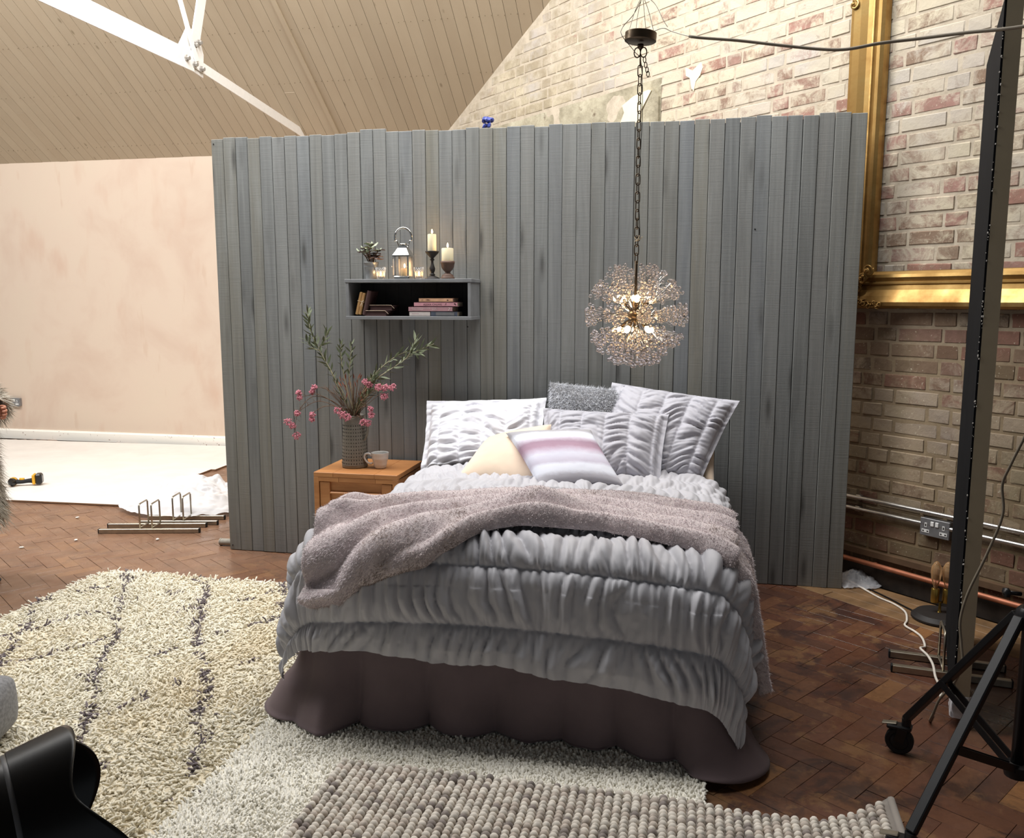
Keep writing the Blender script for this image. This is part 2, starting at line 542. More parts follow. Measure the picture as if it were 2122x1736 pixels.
class MB:
    def __init__(s):
        s.V, s.F, s.n = [], [], 0

    def add(s, v, f):
        v = np.asarray(v, float)
        s.V.append(v)
        s.F += [tuple(int(i) + s.n for i in q) for q in f]
        s.n += len(v)
        return s

    def box(s, c, size, rot=None, bevel=0.0):
        x, y, z = (k / 2 for k in size)
        if bevel <= 0:
            v = np.array([(sx * x, sy * y, sz * z) for sx in (-1, 1) for sy in (-1, 1) for sz in (-1, 1)])
            f = [(0, 1, 3, 2), (4, 6, 7, 5), (0, 4, 5, 1), (2, 3, 7, 6), (0, 2, 6, 4), (1, 5, 7, 3)]
        else:
            b = min(bevel, x * .9, y * .9, z * .9)
            v, f, ix = [], [], {}
            for sx in (-1, 1):
                for sy in (-1, 1):
                    for sz in (-1, 1):
                        for ax in range(3):
                            p = [sx * (x - b), sy * (y - b), sz * (z - b)]
                            p[ax] = (sx * x, sy * y, sz * z)[ax]
                            ix[sx, sy, sz, ax] = len(v)
                            v.append(p)
            for ax in range(3):
                o1, o2 = [k for k in range(3) if k != ax]
                for sg in (-1, 1):
                    q = []
                    for a, b2 in ((-1, -1), (1, -1), (1, 1), (-1, 1)):
                        k = [0, 0, 0]
                        k[ax], k[o1], k[o2] = sg, a, b2
                        q.append(ix[k[0], k[1], k[2], ax])
                    f.append(q if (sg > 0) != (ax == 1) else q[::-1])
                    # edge faces along ax
                for a in (-1, 1):
                    for b2 in (-1, 1):
                        k0, k1 = [0] * 3, [0] * 3
                        k0[ax], k1[ax] = -1, 1
                        k0[o1] = k1[o1] = a
                        k0[o2] = k1[o2] = b2
                        f.append((ix[(*k0, o1)], ix[(*k1, o1)], ix[(*k1, o2)], ix[(*k0, o2)]))
            for sx in (-1, 1):
                for sy in (-1, 1):
                    for sz in (-1, 1):
                        f.append([ix[sx, sy, sz, a] for a in range(3)])
            v = np.array(v)
        if rot is not None:
            v = v @ np.array(rot).T
        return s.add(v + np.array(c, float), f)

    def tube(s, path, r, n=8, closed=False, caps=True, flat=None):
        P = np.asarray(path, float)
        m = len(P)
        rr = np.full(m, r) if np.isscalar(r) else np.asarray(r, float)
        if closed:
            T = np.roll(P, -1, 0) - np.roll(P, 1, 0)
        else:
            T = np.gradient(P, axis=0) if m > 2 else np.repeat((P[1] - P[0])[None], 2, 0)
        T = T / (np.linalg.norm(T, axis=1, keepdims=True) + 1e-12)
        up = np.array([0, 0, 1.]) if abs(T[0][2]) < .9 else np.array([1., 0, 0])
        N = np.cross(T[0], up)
        N /= np.linalg.norm(N)
        rings = []
        for i in range(m):
            N = N - T[i] * (N @ T[i])
            N /= np.linalg.norm(N) + 1e-12
            B = np.cross(T[i], N)
            a = np.arange(n) / n * 2 * np.pi
            rings.append(P[i] + rr[i] * (np.cos(a)[:, None] * N + np.sin(a)[:, None] * B * (flat or 1)))
        v = np.concatenate(rings)
        f = []
        for i in range(m if closed else m - 1):
            j = (i + 1) % m
            for k in range(n):
                k2 = (k + 1) % n
                f.append((i * n + k, i * n + k2, j * n + k2, j * n + k))
        if caps and not closed:
            f.append(tuple(range(n))[::-1])
            f.append(tuple((m - 1) * n + k for k in range(n)))
        return s.add(v, f)

    def bar(s, p0, p1, w, h, up=(0, 0, 1), bevel=0.0):
        p0, p1 = np.array(p0, float), np.array(p1, float)
        d = p1 - p0
        L = np.linalg.norm(d)
        d = d / L
        side = np.cross(d, up)
        if np.linalg.norm(side) < 1e-6:
            side = np.cross(d, (1, 0, 0))
        side /= np.linalg.norm(side)
        u = np.cross(side, d)
        M = np.stack([d, side, u], 1)
        return s.box((p0 + p1) / 2, (L, w, h), M, bevel)

    def lathe(s, prof, c=(0, 0, 0), n=24, M=None, sx=1, sy=1):
        """prof: list of (r, z)"""
        a = np.arange(n) / n * 2 * np.pi
        v = []
        for r, z in prof:
            r = max(r, 1e-5)
            v.append(np.stack([r * np.cos(a) * sx, r * np.sin(a) * sy, np.full(n, z)], 1))
        v = np.concatenate(v)
        if M is not None:
            v = v @ np.array(M).T
        v = v + np.array(c, float)
        f = []
        for i in range(len(prof) - 1):
            for k in range(n):
                k2 = (k + 1) % n
                f.append((i * n + k, i * n + k2, (i + 1) * n + k2, (i + 1) * n + k))
        return s.add(v, f)

    def ball(s, c, r, n=8, m=6, sc=(1, 1, 1), M=None):
        v, f = [(0, 0, -1)], []
        for i in range(1, m):
            ph = -math.pi / 2 + math.pi * i / m
            for k in range(n):
                v.append((math.cos(ph) * math.cos(2 * math.pi * k / n), math.cos(ph) * math.sin(2 * math.pi * k / n), math.sin(ph)))
        v.append((0, 0, 1))
        for k in range(n):
            f.append((0, 1 + (k + 1) % n, 1 + k))
            f.append((len(v) - 1, 1 + (m - 2) * n + k, 1 + (m - 2) * n + (k + 1) % n))
        for i in range(m - 2):
            for k in range(n):
                a, b = 1 + i * n + k, 1 + i * n + (k + 1) % n
                f.append((a, b, b + n, a + n))
        v = np.array(v) * np.array(sc) * r
        if M is not None:
            v = v @ np.array(M).T
        return s.add(v + np.array(c, float), f)

    def prism(s, poly, ax, t0, t1):
        """poly in the two other axes, extruded along axis ax from t0 to t1"""
        n = len(poly)
        o = [k for k in range(3) if k != ax]
        v = np.zeros((2 * n, 3))
        for i, (a, b) in enumerate(poly):
            for q, t in ((0, t0), (1, t1)):
                v[i + q * n, o[0]], v[i + q * n, o[1]], v[i + q * n, ax] = a, b, t
        f = [tuple(range(n))[::-1], tuple(range(n, 2 * n))]
        for i in range(n):
            j = (i + 1) % n
            f.append((i, j, j + n, i + n))
        return s.add(v, f)

    def build(s, name, mat, parent=None, smooth=False, kind=None, data_only=False, autos=False):
        V = np.concatenate(s.V)
        if parent is not None:
            V = V - ploc(parent)
        me = bpy.data.meshes.new(name)
        me.from_pydata([tuple(map(float, v)) for v in V], [], s.F)
        me.materials.append(mat)
        if smooth:
            me.polygons.foreach_set('use_smooth', np.full(len(me.polygons), True))
            if autos:
                try:
                    me.set_sharp_from_angle(angle=R(40))
                except Exception:
                    pass
        me.update()
        if data_only:
            return me
        o = link(name, me, parent)
        if kind:
            o['kind'] = kind
        return o


def fix_normals(o):
    import bmesh
    b = bmesh.new()
    b.from_mesh(o.data)
    bmesh.ops.recalc_face_normals(b, faces=b.faces)
    b.to_mesh(o.data)
    b.free()
    return o


def rotz(a):
    c, s_ = math.cos(a), math.sin(a)
    return np.array([[c, -s_, 0], [s_, c, 0], [0, 0, 1]])


def basis(z, x=None):
    """matrix whose third column points along z"""
    z = np.array(z, float)
    z /= np.linalg.norm(z)
    x = np.array(x if x is not None else ((1, 0, 0) if abs(z[0]) < .9 else (0, 1, 0)), float)
    x = x - z * (x @ z)
    x /= np.linalg.norm(x)
    return np.stack([x, np.cross(z, x), z], 1)


def spline(pts, n=40):
    """Catmull-Rom through pts"""
    P = np.asarray(pts, float)
    P = np.concatenate([[2 * P[0] - P[1]], P, [2 * P[-1] - P[-2]]])
    seg = len(P) - 3
    out = []
    for t in np.linspace(0, seg - 1e-9, n):
        i = int(t)
        u = t - i
        p0, p1, p2, p3 = P[i:i + 4]
        out.append(.5 * ((2 * p1) + (-p0 + p2) * u + (2 * p0 - 5 * p1 + 4 * p2 - p3) * u * u + (-p0 + 3 * p1 - 3 * p2 + p3) * u ** 3))
    return np.array(out)


def vnoise(x, y, seed=0):
    """smooth value noise in 0..1"""
    x, y = np.asarray(x, float), np.asarray(y, float)
    xi, yi = np.floor(x).astype(np.int64), np.floor(y).astype(np.int64)
    fx, fy = x - xi, y - yi
    fx, fy = fx * fx * (3 - 2 * fx), fy * fy * (3 - 2 * fy)

    def h(a, b):
        q = (a * 374761393 + b * 668265263 + seed * 1442695041) & 0x7fffffff
        q = ((q ^ (q >> 13)) * 1274126177) & 0x7fffffff
        return ((q ^ (q >> 16)) & 0xffff) / 65535.0
    return (h(xi, yi) * (1 - fx) + h(xi + 1, yi) * fx) * (1 - fy) + (h(xi, yi + 1) * (1 - fx) + h(xi + 1, yi + 1) * fx) * fy


def fbm(x, y, o=4, seed=0):
    s_, a, t = 0, .5, 0
    for k in range(o):
        s_ = s_ + a * vnoise(x * 2 ** k, y * 2 ** k, seed + k * 17)
        t += a
        a *= .55
    return s_ / t


def ruche(p, q, S_, amp, fine=.05, seed=0):
    """gathered cloth: stitch lines every S_ along p, pleats running from line to line, varying along q"""
    k = np.floor(p / S_)
    t = p / S_ - k
    w = np.sin(np.pi * t)
    sl = (vnoise(q * 3.1, k * 5.3, seed + 7) - .5) * .17 + (vnoise(q * 8, k * 3.3, seed + 8) - .5) * .09
    qq = q + sl * (t - .5) + .03 * (fbm(q * 11, p * 8, 3, seed + 5) - .5)
    ph = qq / fine + 2.3 * vnoise(q / (fine * 3.3), k * 3.7 + t * .9, seed + 1) + k * .37
    v1 = np.abs(np.sin(np.pi * ph)) ** .75
    m1 = .12 + 1.15 * vnoise(np.floor(ph) * 1.7, k * 2.9 + t * 1.1, seed + 11)
    ph2 = qq / (fine * .47) + 1.1 * vnoise(q / (fine * 1.3), k * 2.1, seed + 2)
    r2 = np.abs(np.sin(np.pi * ph2))
    near = (1 - w) ** 1.2
    wc = np.clip(w, 0, 1)
    h = wc ** .65 * (.25 + .85 * v1 * m1) + .50 * r2 * wc ** .35 * (.15 + .85 * near) * (.4 + .8 * vnoise(np.floor(ph2), k * 1.3, seed + 12))
    return amp * (h + .45 * wc * (fbm(q * 9, p * 9, 4, seed + 8) - .35))


def normals(P):
    du, dv = np.gradient(P, axis=0), np.gradient(P, axis=1)
    N = np.cross(du, dv)
    return N / (np.linalg.norm(N, axis=2, keepdims=True) + 1e-12)


def strands(B, D, L, rad, droop, seg=2, sides=3, blunt=True):
    n = len(B)
    D = D / np.linalg.norm(D, axis=1, keepdims=True)
    a = np.where(np.abs(D[:, 2:3]) < .9, np.array([[0, 0, 1.]]), np.array([[1., 0, 0]]))
    X = np.cross(D, a)
    X /= np.linalg.norm(X, axis=1, keepdims=True)
    Y = np.cross(D, X)
    ang = np.arange(sides) / sides * 2 * np.pi
    vs = []
    for k in range(seg + 1):
        t = k / seg
        c = B + D * L[:, None] * t + droop * t * t
        rr = rad * (1.0 if not blunt else (.8 + .35 * t)) * (1 if blunt or k < seg else .15)
        ring = c[:, None, :] + rr[:, None, None] * (np.cos(ang)[None, :, None] * X[:, None, :] + np.sin(ang)[None, :, None] * Y[:, None, :])
        vs.append(ring)
    tip = B + D * (L * 1.04)[:, None] + droop * 1.06
    per = (seg + 1) * sides + 1
    V = np.concatenate([np.concatenate(vs, 1), tip[:, None, :]], 1).reshape(-1, 3)
    q, tr = [], []
    for k in range(seg):
        for i in range(sides):
            j = (i + 1) % sides
            q.append((k * sides + i, k * sides + j, (k + 1) * sides + j, (k + 1) * sides + i))
    for i in range(sides):
        tr.append((seg * sides + i, seg * sides + (i + 1) % sides, per - 1))
    off = (np.arange(n) * per)[:, None, None]
    Q = (np.array(q)[None] + off).reshape(-1, 4)
    T = (np.array(tr)[None] + off).reshape(-1, 3)
    return V, [Q, T], per


def blades(B, D, L, w, droop, side):
    """flat fur blades, 5 verts each"""
    n = len(B)
    D = D / np.linalg.norm(D, axis=1, keepdims=True)
    sd = np.cross(D, side)
    sd /= np.linalg.norm(sd, axis=1, keepdims=True) + 1e-9
    m = B + D * (L * .55)[:, None] + droop * .3
    t = B + D * L[:, None] + droop
    W_ = w[:, None]
    V = np.stack([B - sd * W_, B + sd * W_, m - sd * W_ * .8, m + sd * W_ * .8, t], 1).reshape(-1, 3)
    off = (np.arange(n) * 5)[:, None]
    Q = np.array([[0, 1, 3, 2]]) + off
    T = np.array([[2, 3, 4]]) + off
    return V, [Q, T], 5


def sample_grid(P, N, n, seed=1):
    """random points on a grid surface, area weighted, with normals and uv"""
    g = np.random.default_rng(seed)
    nu, nv = P.shape[:2]
    A = np.linalg.norm(np.cross(P[1:, :-1] - P[:-1, :-1], P[:-1, 1:] - P[:-1, :-1]), axis=2)
    pr_ = (A / A.sum()).ravel()
    c = g.choice(len(pr_), n, p=pr_)
    i, j = c // (nv - 1), c % (nv - 1)
    fu, fv = g.random(n)[:, None], g.random(n)[:, None]

    def bl(X):
        return X[i, j] * (1 - fu) * (1 - fv) + X[i + 1, j] * fu * (1 - fv) + X[i, j + 1] * (1 - fu) * fv + X[i + 1, j + 1] * fu * fv
    return bl(P), bl(N), (i + fu[:, 0]) / (nu - 1), (j + fv[:, 0]) / (nv - 1)

# ------------------------------------------------------------------ the setting
CAMR = np.array(Matrix.Rotation(R(11.8), 3, 'Z') @ Matrix.Rotation(R(90 - 7.98), 3, 'X'))


def seen_size(c, area_, nrm):
    """rough apparent size of a piece, used to choose which pieces become objects of their own"""
    d = np.asarray(c, float) - np.array([0, 0, 1.5])
    q = d @ CAMR
    depth = -q[:, 2]
    x, y = q[:, 0] / depth * 1770, q[:, 1] / depth * 1770
    inside = (np.abs(x) < 1085) & (np.abs(y) < 890) & (depth > .1)
    dist = np.linalg.norm(d, axis=1)
    return np.where(inside, area_ * np.abs(d @ np.asarray(nrm)) / dist ** 3, 0)


BN = np.array([math.cos(R(46.26)), math.sin(R(46.26)), 0])      # out through the brick wall
BD = np.array([math.sin(R(46.26)), -math.cos(R(46.26)), 0])     # along the brick wall, towards the viewer
BO = 4.06
ROOF_T = math.tan(R(33.5))


def bw(s, z, off=0.0):
    p = BN * (BO - off) + BD * s
    return np.array([p[0], p[1], z])


BM = np.stack([BD, -BN, np.array([0, 0, 1.])], 1)      # local x along wall, y into the room, z up


def roof_z(y):
    return 2.90 + (7.9 - y) * ROOF_T


# floor: dark bed, herringbone blocks, border boards along the brick wall
m = MB()
m.box((-2.6, 3.0, -.06), (13.6, 12.4, .07))
floor = m.build('floor', MT['subfloor'])
tag(floor, kind='structure')
BL, BW = .225, .075
ha = R(-36)
hx, hy = np.array([math.cos(ha), math.sin(ha)]), np.array([-math.sin(ha), math.cos(ha)])
cand = []
for a in range(-160, 161):
    for b in range(-60, 61):
        o = a * BW * (hx + hy) + b * BL * (hx - hy) + np.array([-1.5, 4.5])
        for kind, cc in ((0, o + hx * BL / 2 + hy * BW / 2), (1, o + hx * BW / 2 + hy * (BW + BL / 2))):
            x, y = cc
            if -8.6 < x < 3.6 and 1.2 < y < 7.82 and cc @ BN[:2] < 3.80:
                cand.append((x, y, kind))
cand = np.array(cand)
sz = seen_size(np.c_[cand[:, :2], np.zeros(len(cand))], BL * BW, (0, 0, 1))
X, Y = cand[:, 0], cand[:, 1]
hid = ((X > -3.15) & (X < -1.42) & (Y < 3.98)) | ((X > -1.5) & (X < .2) & (Y > 1.2) & (Y < 4.5)) | ((X > -2.6) & (X < .72) & (Y > 4.62)) | ((Y > 5.36) & (X < -4.1)) | ((X < .55) & (Y < 2.4)) | ((X > -1.9) & (X < -1.46) & (Y > 4.1))
sz = np.where(hid, 0, sz)
order = np.argsort(-sz)
single = set(order[:300].tolist())
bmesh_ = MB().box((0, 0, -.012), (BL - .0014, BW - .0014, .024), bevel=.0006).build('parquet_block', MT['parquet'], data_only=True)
vb = np.array([v.co for v in bmesh_.vertices])
fb = [np.array([p.vertices[:] for p in bmesh_.polygons if len(p.vertices) == k]) for k in (4, 3)]
VV, RR, k0 = [], [], 0
Fq, Ft = [], []
for i, (x, y, kind) in enumerate(cand):
    r = ha + (math.pi / 2 if kind else 0)
    tilt = rnd.uniform(-.004, .004)
    dz = rnd.uniform(-.0012, .0008)
    if i in single:
        o = bpy.data.objects.new('parquet_block', bmesh_)
        COL.objects.link(o)
        o.parent = floor
        o.location = (x, y, dz)
        o.rotation_euler = (tilt, 0, r)
    else:
        v = vb @ rotz(r).T + np.array([x, y, dz])
        Fq.append(fb[0] + k0)
        Ft.append(fb[1] + k0)
        RR.append(rnd.random())
        VV.append(v)
        k0 += len(v)
nq, nt = len(fb[0]), len(fb[1])
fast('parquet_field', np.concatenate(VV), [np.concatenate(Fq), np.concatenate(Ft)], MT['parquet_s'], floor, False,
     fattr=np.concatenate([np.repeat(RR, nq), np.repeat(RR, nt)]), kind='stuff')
for k in range(4):
    s0 = -7.0
    while s0 < 1.5:
        L = rnd.uniform(1.1, 1.9)
        o = MB().box(BN * (3.735 + .083 * k) + BD * (s0 + L / 2) + np.array([0, 0, -.0095 + rnd.uniform(-.0006, .0006)]), (L - .004, .0805, .024), BM, .002).build('border_board', MT['strip'], floor)
        s0 += L

# back wall of bare plaster with its skirting
m = MB()
m.box((-5.6, 7.98, 1.5), (7.6, .16, 3.2))
wall_back = tag(m.build('wall_back', MT['plaster']), kind='structure')
m = MB()
m.prism([(7.9, 0), (7.872, 0), (7.872, .088), (7.88, .10), (7.9, .104)], 0, -9.0, -2.42)
tag(m.build('baseboard_back', MT['skirting']), kind='structure')

# brick wall
m = MB()
m.prism([(-7.3, -.05), (2.6, -.05), (2.6, 6.2), (-1.5, 6.2), (-7.3, 2.95)], 1, -.20, .0010)
V = np.concatenate(m.V) @ BM.T + BN * BO
m.V = [V]
wall_right = tag(fix_normals(m.build('wall_right', MT['mortar'])), kind='structure')
CH = .0785
bricks = []
for row in range(48):
    z = row * CH + CH / 2 + .03
    s0 = -7.1 + (row % 2) * .178 - (0.0)
    k = row % 2
    rs = random.Random(row)
    s0 += rs.uniform(-.02, .02)
    while s0 < .4:
        L = .225 if k % 2 == 0 else .108
        sc_ = s0 + L / 2
        p = bw(sc_, z)
        okp = z < min(roof_z(p[1]) - .04, 3.78) and not (sc_ < -4.19 and 2.0 < z < 2.93)
        if okp:
            bricks.append((sc_, z, k % 2, rs.uniform(-.0016, .0020), rs.uniform(-.010, .010)))
        s0 += L + .012
        k += 1
br = np.array(bricks)
bc = BN * BO + br[:, :1] * BD + np.c_[np.zeros(len(br)), np.zeros(len(br)), br[:, 1]]
sz = seen_size(bc, np.where(br[:, 2] == 0, .225, .108) * .066, BN)
# what the plank partition and the gilt frame cover
hidb = (br[:, 0] < -2.83) & (br[:, 1] < 2.45 + (-2.83 - br[:, 0]) * .10)
hidb |= (br[:, 0] > -2.79) & (br[:, 0] < -2.60) & (br[:, 1] > 1.46)
sz = np.where(hidb, sz * 1e-3, sz)
single = set(np.argsort(-sz)[:300].tolist())


def brick_mesh(L, seed):
    g = random.Random(seed)
    m_ = MB().box((0, 0, 0), (L, .05, .066), None, .004)
    V_ = m_.V[0]
    for v in V_:
        v += np.array([g.uniform(-.0025, .0025), g.uniform(-.0015, .0025), g.uniform(-.002, .002)])
    return m_.build('brick', MT['brick'], data_only=True)


bmesh4 = {0: [brick_mesh(.225, k) for k in range(6)], 1: [brick_mesh(.108, k + 10) for k in range(6)]}
VV, RR, Fq, Ft, k0 = [], [], [], [], 0
BMm = Matrix([list(r) for r in BM])
for i, (s_, z, kd, dep, tl) in enumerate(bricks):
    me = bmesh4[int(kd)][i % 6]
    p = bw(s_, z, dep - .022)
    if i in single:
        o = bpy.data.objects.new('brick', me)
        COL.objects.link(o)
        o.parent = wall_right
        o.matrix_local = Matrix.Translation(p) @ BMm.to_4x4() @ Matrix.Rotation(tl, 4, 'Y')
    else:
        v = np.array([q.co for q in me.vertices]) @ BM.T + p
        q4 = np.array([f.vertices[:] for f in me.polygons if len(f.vertices) == 4])
        q3 = np.array([f.vertices[:] for f in me.polygons if len(f.vertices) == 3])
        VV.append(v)
        Fq.append(q4 + k0)
        Ft.append(q3 + k0)
        RR.append(rnd.random())
        k0 += len(v)
fast('brick_field', np.concatenate(VV), [np.concatenate(Fq), np.concatenate(Ft)], MT['brick_s'], wall_right, False,
     fattr=np.concatenate([np.repeat(RR, len(q4)), np.repeat(RR, len(q3))]), kind='stuff')
# rendered lintel patch left of the lamp chain, and two cream plaster remnants
g_u, g_v = np.meshgrid(np.linspace(-7.0, -4.2, 90), np.linspace(2.0, 2.915, 40), indexing='ij')
P = BN * (BO - .004) + g_u[..., None] * BD + g_v[..., None] * np.array([0, 0, 1.])
P = P - BN * ((fbm(g_u * 6, g_v * 6, 4, 3)[..., None] - .5) * .03)
fast('cement_patch', P.reshape(-1, 3), grid_faces(90, 40), MT['cement'], wall_right)


def wall_slab(name, poly, t0, t1, mat, parent):
    m_ = MB().prism(poly, 1, t0, t1)
    m_.V = [np.concatenate(m_.V) @ BM.T + BN * BO]
    return fix_normals(m_.build(name, mat, parent))


wall_slab('plaster_remnant', [(-4.62, 2.6), (-4.40, 2.6), (-4.36, 2.74), (-4.27, 2.845), (-4.30, 2.855), (-4.44, 2.84), (-4.55, 2.80), (-4.53, 2.75)], .012, .032, MT['cream_patch'], wall_right)
wall_slab('cement_wedge', [(-4.39, 2.6), (-4.21, 2.6), (-4.21, 2.80), (-4.26, 2.86), (-4.35, 2.74)], .004, .024, MT['cement'], wall_right)
wall_slab('plaster_remnant', [(-3.99, 2.93), (-3.93, 2.90), (-3.86, 2.935), (-3.845, 2.90), (-3.865, 2.86), (-3.90, 2.83), (-3.915, 2.775), (-3.935, 2.80), (-3.95, 2.86), (-3.985, 2.88)], .004, .010, MT['cream_patch'], wall_right)

# skirting of the brick wall: sooty board, timber rail
wall_slab('baseboard_right', [(-7.0, 0), (1.5, 0), (1.5, .10), (-7.0, .10)], .0, .018, MT['dirt'], None)['kind'] = 'structure'
wall_slab('trim_1', [(-7.0, .155), (1.5, .155), (1.5, .185), (-7.0, .185)], .0, .035, MT['brownpaint'], None)['kind'] = 'structure'

# ceiling of painted boards, solid roof beyond the skylight
m = MB()


def roof_prism(y0, y1, x0, x1, z0off, z1off):
    return [(x0, y0), (x1, y0), (x1, y1), (x0, y1)], z0off, z1off


def roof_box(m_, x0, x1, y0, y1, t0, t1):
    v = []
    for x in (x0, x1):
        for y in (y0, y1):
            for t in (t0, t1):
                v.append((x, y, roof_z(y) + t))
    return m_.add(v, [(0, 1, 3, 2), (4, 6, 7, 5), (0, 4, 5, 1), (2, 3, 7, 6), (0, 2, 6, 4), (1, 5, 7, 3)])


roof_box(m, -9.2, 4.2, 4.66, 8.1, .02, .12)
m.add([(-9.2, 2.1, 3.50), (4.2, 2.1, 3.50), (4.2, -3.4, 3.50), (-9.2, -3.4, 3.50), (-9.2, 2.1, 3.62), (4.2, 2.1, 3.62), (4.2, -3.4, 3.62), (-9.2, -3.4, 3.62)],
      [(0, 1, 2, 3), (7, 6, 5, 4), (0, 4, 5, 1), (1, 5, 6, 2), (2, 6, 7, 3), (3, 7, 4, 0)])
ceiling = tag(fix_normals(m.build('ceiling', MT['ceilgap'])), kind='structure')
x = -8.8
k = 0
while x < .3:
    w = .1005
    joint = rnd.uniform(6.1, 7.7)
    for y0, y1 in (((5.95, joint), (joint + .002, 7.93)) if k % 7 == 3 else ((5.95, 7.93),)):
        b = MB()
        d = rnd.uniform(-.0015, .0015)
        roof_box(b, x + .0015, x + w - .0015, y0, y1, -.004 + d, .018)
        o = fix_normals(b.build('board', MT['ceil'], ceiling))
    x += w
    k += 1
m = MB()
roof_box(m, -3.28, -3.245, 5.95, 7.93, -.024, -.004)
o = fix_normals(m.build('trim_2', MT['ceil']))
tag(o, kind='structure')
# nail heads in rows across the boards
m = MB()
for yy in (6.25, 6.75, 7.2, 7.75):
    x = -8.78
    while x < -.4:
        for dx in (.025, .075):
            m.ball((x + dx, yy + rnd.uniform(-.012, .012), roof_z(yy) - .0055), .0032, 5, 4)
        x += .1005
m.build('nail_head', MT['ceilgap'], ceiling, kind='stuff')

# ------------------------------------------------------------------ white steel roof truss
tr = thing('roof_truss', (-3.6, 5.9, 3.2), 'white painted steel roof truss with bolted joint under the boarded ceiling', 'truss')
tx = -3.6


def angle_bar(p0, p1, w, t):
    """an angle iron: two legs"""
    p0, p1 = np.array(p0, float), np.array(p1, float)
    d = (p1 - p0) / np.linalg.norm(p1 - p0)
    up = np.cross((1, 0, 0), d)
    m_ = MB()
    m_.bar(p0, p1, t, w, up)
    m_.bar(p0 - up * (w / 2 - t / 2) - np.array([w * .3, 0, 0]), p1 - up * (w / 2 - t / 2) - np.array([w * .3, 0, 0]), w * .6, t, up)
    return m_


nd = np.array([tx, 5.9, 3.21])
angle_bar((tx, 7.72, 3.03), nd, .075, .008).build('tie_bar', MT['white_steel'], tr)
angle_bar(nd, (tx, 1.9, 3.215), .14, .01).build('tie_bar', MT['white_steel'], tr)
angle_bar((tx - .012, 5.9, 3.2), (tx - .012, 6.18, roof_z(6.18) - .02), .10, .01).build('strut', MT['white_steel'], tr)
angle_bar((tx + .012, 5.93, 3.22), (tx + .012, 5.28, 4.55), .05, .008).build('strut', MT['white_steel'], tr)
m = MB()
m.prism([(5.72, 3.17), (6.04, 3.13), (6.06, 3.30), (5.99, 3.44), (5.86, 3.44), (5.74, 3.28)], 0, tx - .02, tx - .010)
fix_normals(m.build('gusset_plate', MT['white_steel'], tr))
for (y, z) in ((5.80, 3.21), (5.90, 3.19), (5.99, 3.18), (5.92, 3.33), (5.97, 3.36)):
    MB().lathe([(0, .03), (.013, .03), (.016, .022), (.016, .01), (.022, .01), (.022, 0)], (tx + .006, y, z), 6, basis((1, 0, 0))).build('bolt', MT['bolt'], tr)

# ------------------------------------------------------------------ plank partition
PX0, PX1, PY = -2.695, .808, 4.555
part = thing('plank_partition', (-.94, PY, 0), 'freestanding partition of vertical grey stained planks behind the bed', 'partition')
n = 47
w = (PX1 - PX0) / n
for i in range(n):
    h = 2.394 + rnd.uniform(-.006, .006) + (.012 if i in (12, 13) else 0)
    d = rnd.uniform(-.0018, .0018)
    ww = w - rnd.uniform(.0012, .0034)
    MB().box((PX0 + w * (i + .5), PY + .0095 + d, h / 2 + .003), (ww, .019, h), None, .0022).build('plank', MT['plank'], part)
m = MB()
for z in (.15, .85, 1.55, 2.25):
    m.box(((PX0 + PX1) / 2, PY + .045, z), (PX1 - PX0 - .06, .045, .09), None, .003)
for x in np.linspace(PX0 + .1, PX1 - .1, 5):
    m.box((x, PY + .085, 1.19), (.09, .04, 2.36), None, .003)
m.build('back_frame', MT['timber'], part)
MB().box(((PX0 + PX1) / 2, PY + .0215, 1.19), (PX1 - PX0 - .01, .004, 2.37)).build('gap_backing', MT['shelf_in'], part)  # unseen dark sheet, added so the gaps between planks stay dark
m = MB()
m.box((PX0 + .012, PY + .05, 1.33), (.06, .02, .10), rotz(.1), .002)
m.build('back_bracket', MT['timber'], part)
m = MB()
for px_, z in ((PX0 + .016, 2.37), (PX0 + .02, .03), (.3, 1.85), (-1.2, 1.35)):
    m.ball((px_, PY - .0005, z), .004, 6, 4)
m.build('screw_head', MT['dark'], part, kind='stuff')

# crumpled blue tape wad on top of the partition
wad = MB()
for k in range(9):
    c = np.array([-1.087 + rnd.uniform(-.022, .022), PY + .02 + rnd.uniform(-.015, .015), 2.418 + rnd.uniform(-.012, .025)])
    M_ = np.array(Matrix.Rotation(rnd.uniform(0, 3), 3, 'X') @ Matrix.Rotation(rnd.uniform(0, 3), 3, 'Z'))
    wad.ball(c, rnd.uniform(.014, .022), 5, 4, (1, .6, 1), M_)
tag(wad.build('tape_wad', MT['blue']), 'crumpled wad of blue tape lying on top edge of the partition', 'tape')

# loose pipe under the left end of the partition
m = MB().tube([(-2.80, 4.63, .022), (-2.30, 4.66, .022)], .021, 16)
m.tube([(-2.802, 4.63, .022), (-2.795, 4.63, .022)], .0225, 16)
tag(m.build('pipe', MT['pipe'], smooth=True, autos=True), 'short grey pipe poking out under left end of the plank partition', 'pipe')

# ------------------------------------------------------------------ bed
BX0, BX1, BY0, BY1, BZ = -1.30, .10, 2.72, 4.50, .545
BCX = (BX0 + BX1) / 2
bed = thing('bed', (BCX, 3.6, 0), 'double divan bed made up with grey ruched bedding against the plank partition', 'bed')
MB().box((BCX, 3.6, .17), (1.36, 1.74, .24), None, .02).build('divan_base', MT['divan'], bed)
MB().box((BCX, 3.61, .415), (1.39, 1.77, .25), None, .045).build('mattress', MT['sheet'], bed)
for x in (BX0 + .12, BX1 - .12):
    for y in (BY0 + .15, BY1 - .15):
        MB().lathe([(0, 0), (.02, 0), (.028, .05), (0, .05)], (x, y, 0.002), 12).build('foot', MT['dark'], bed)
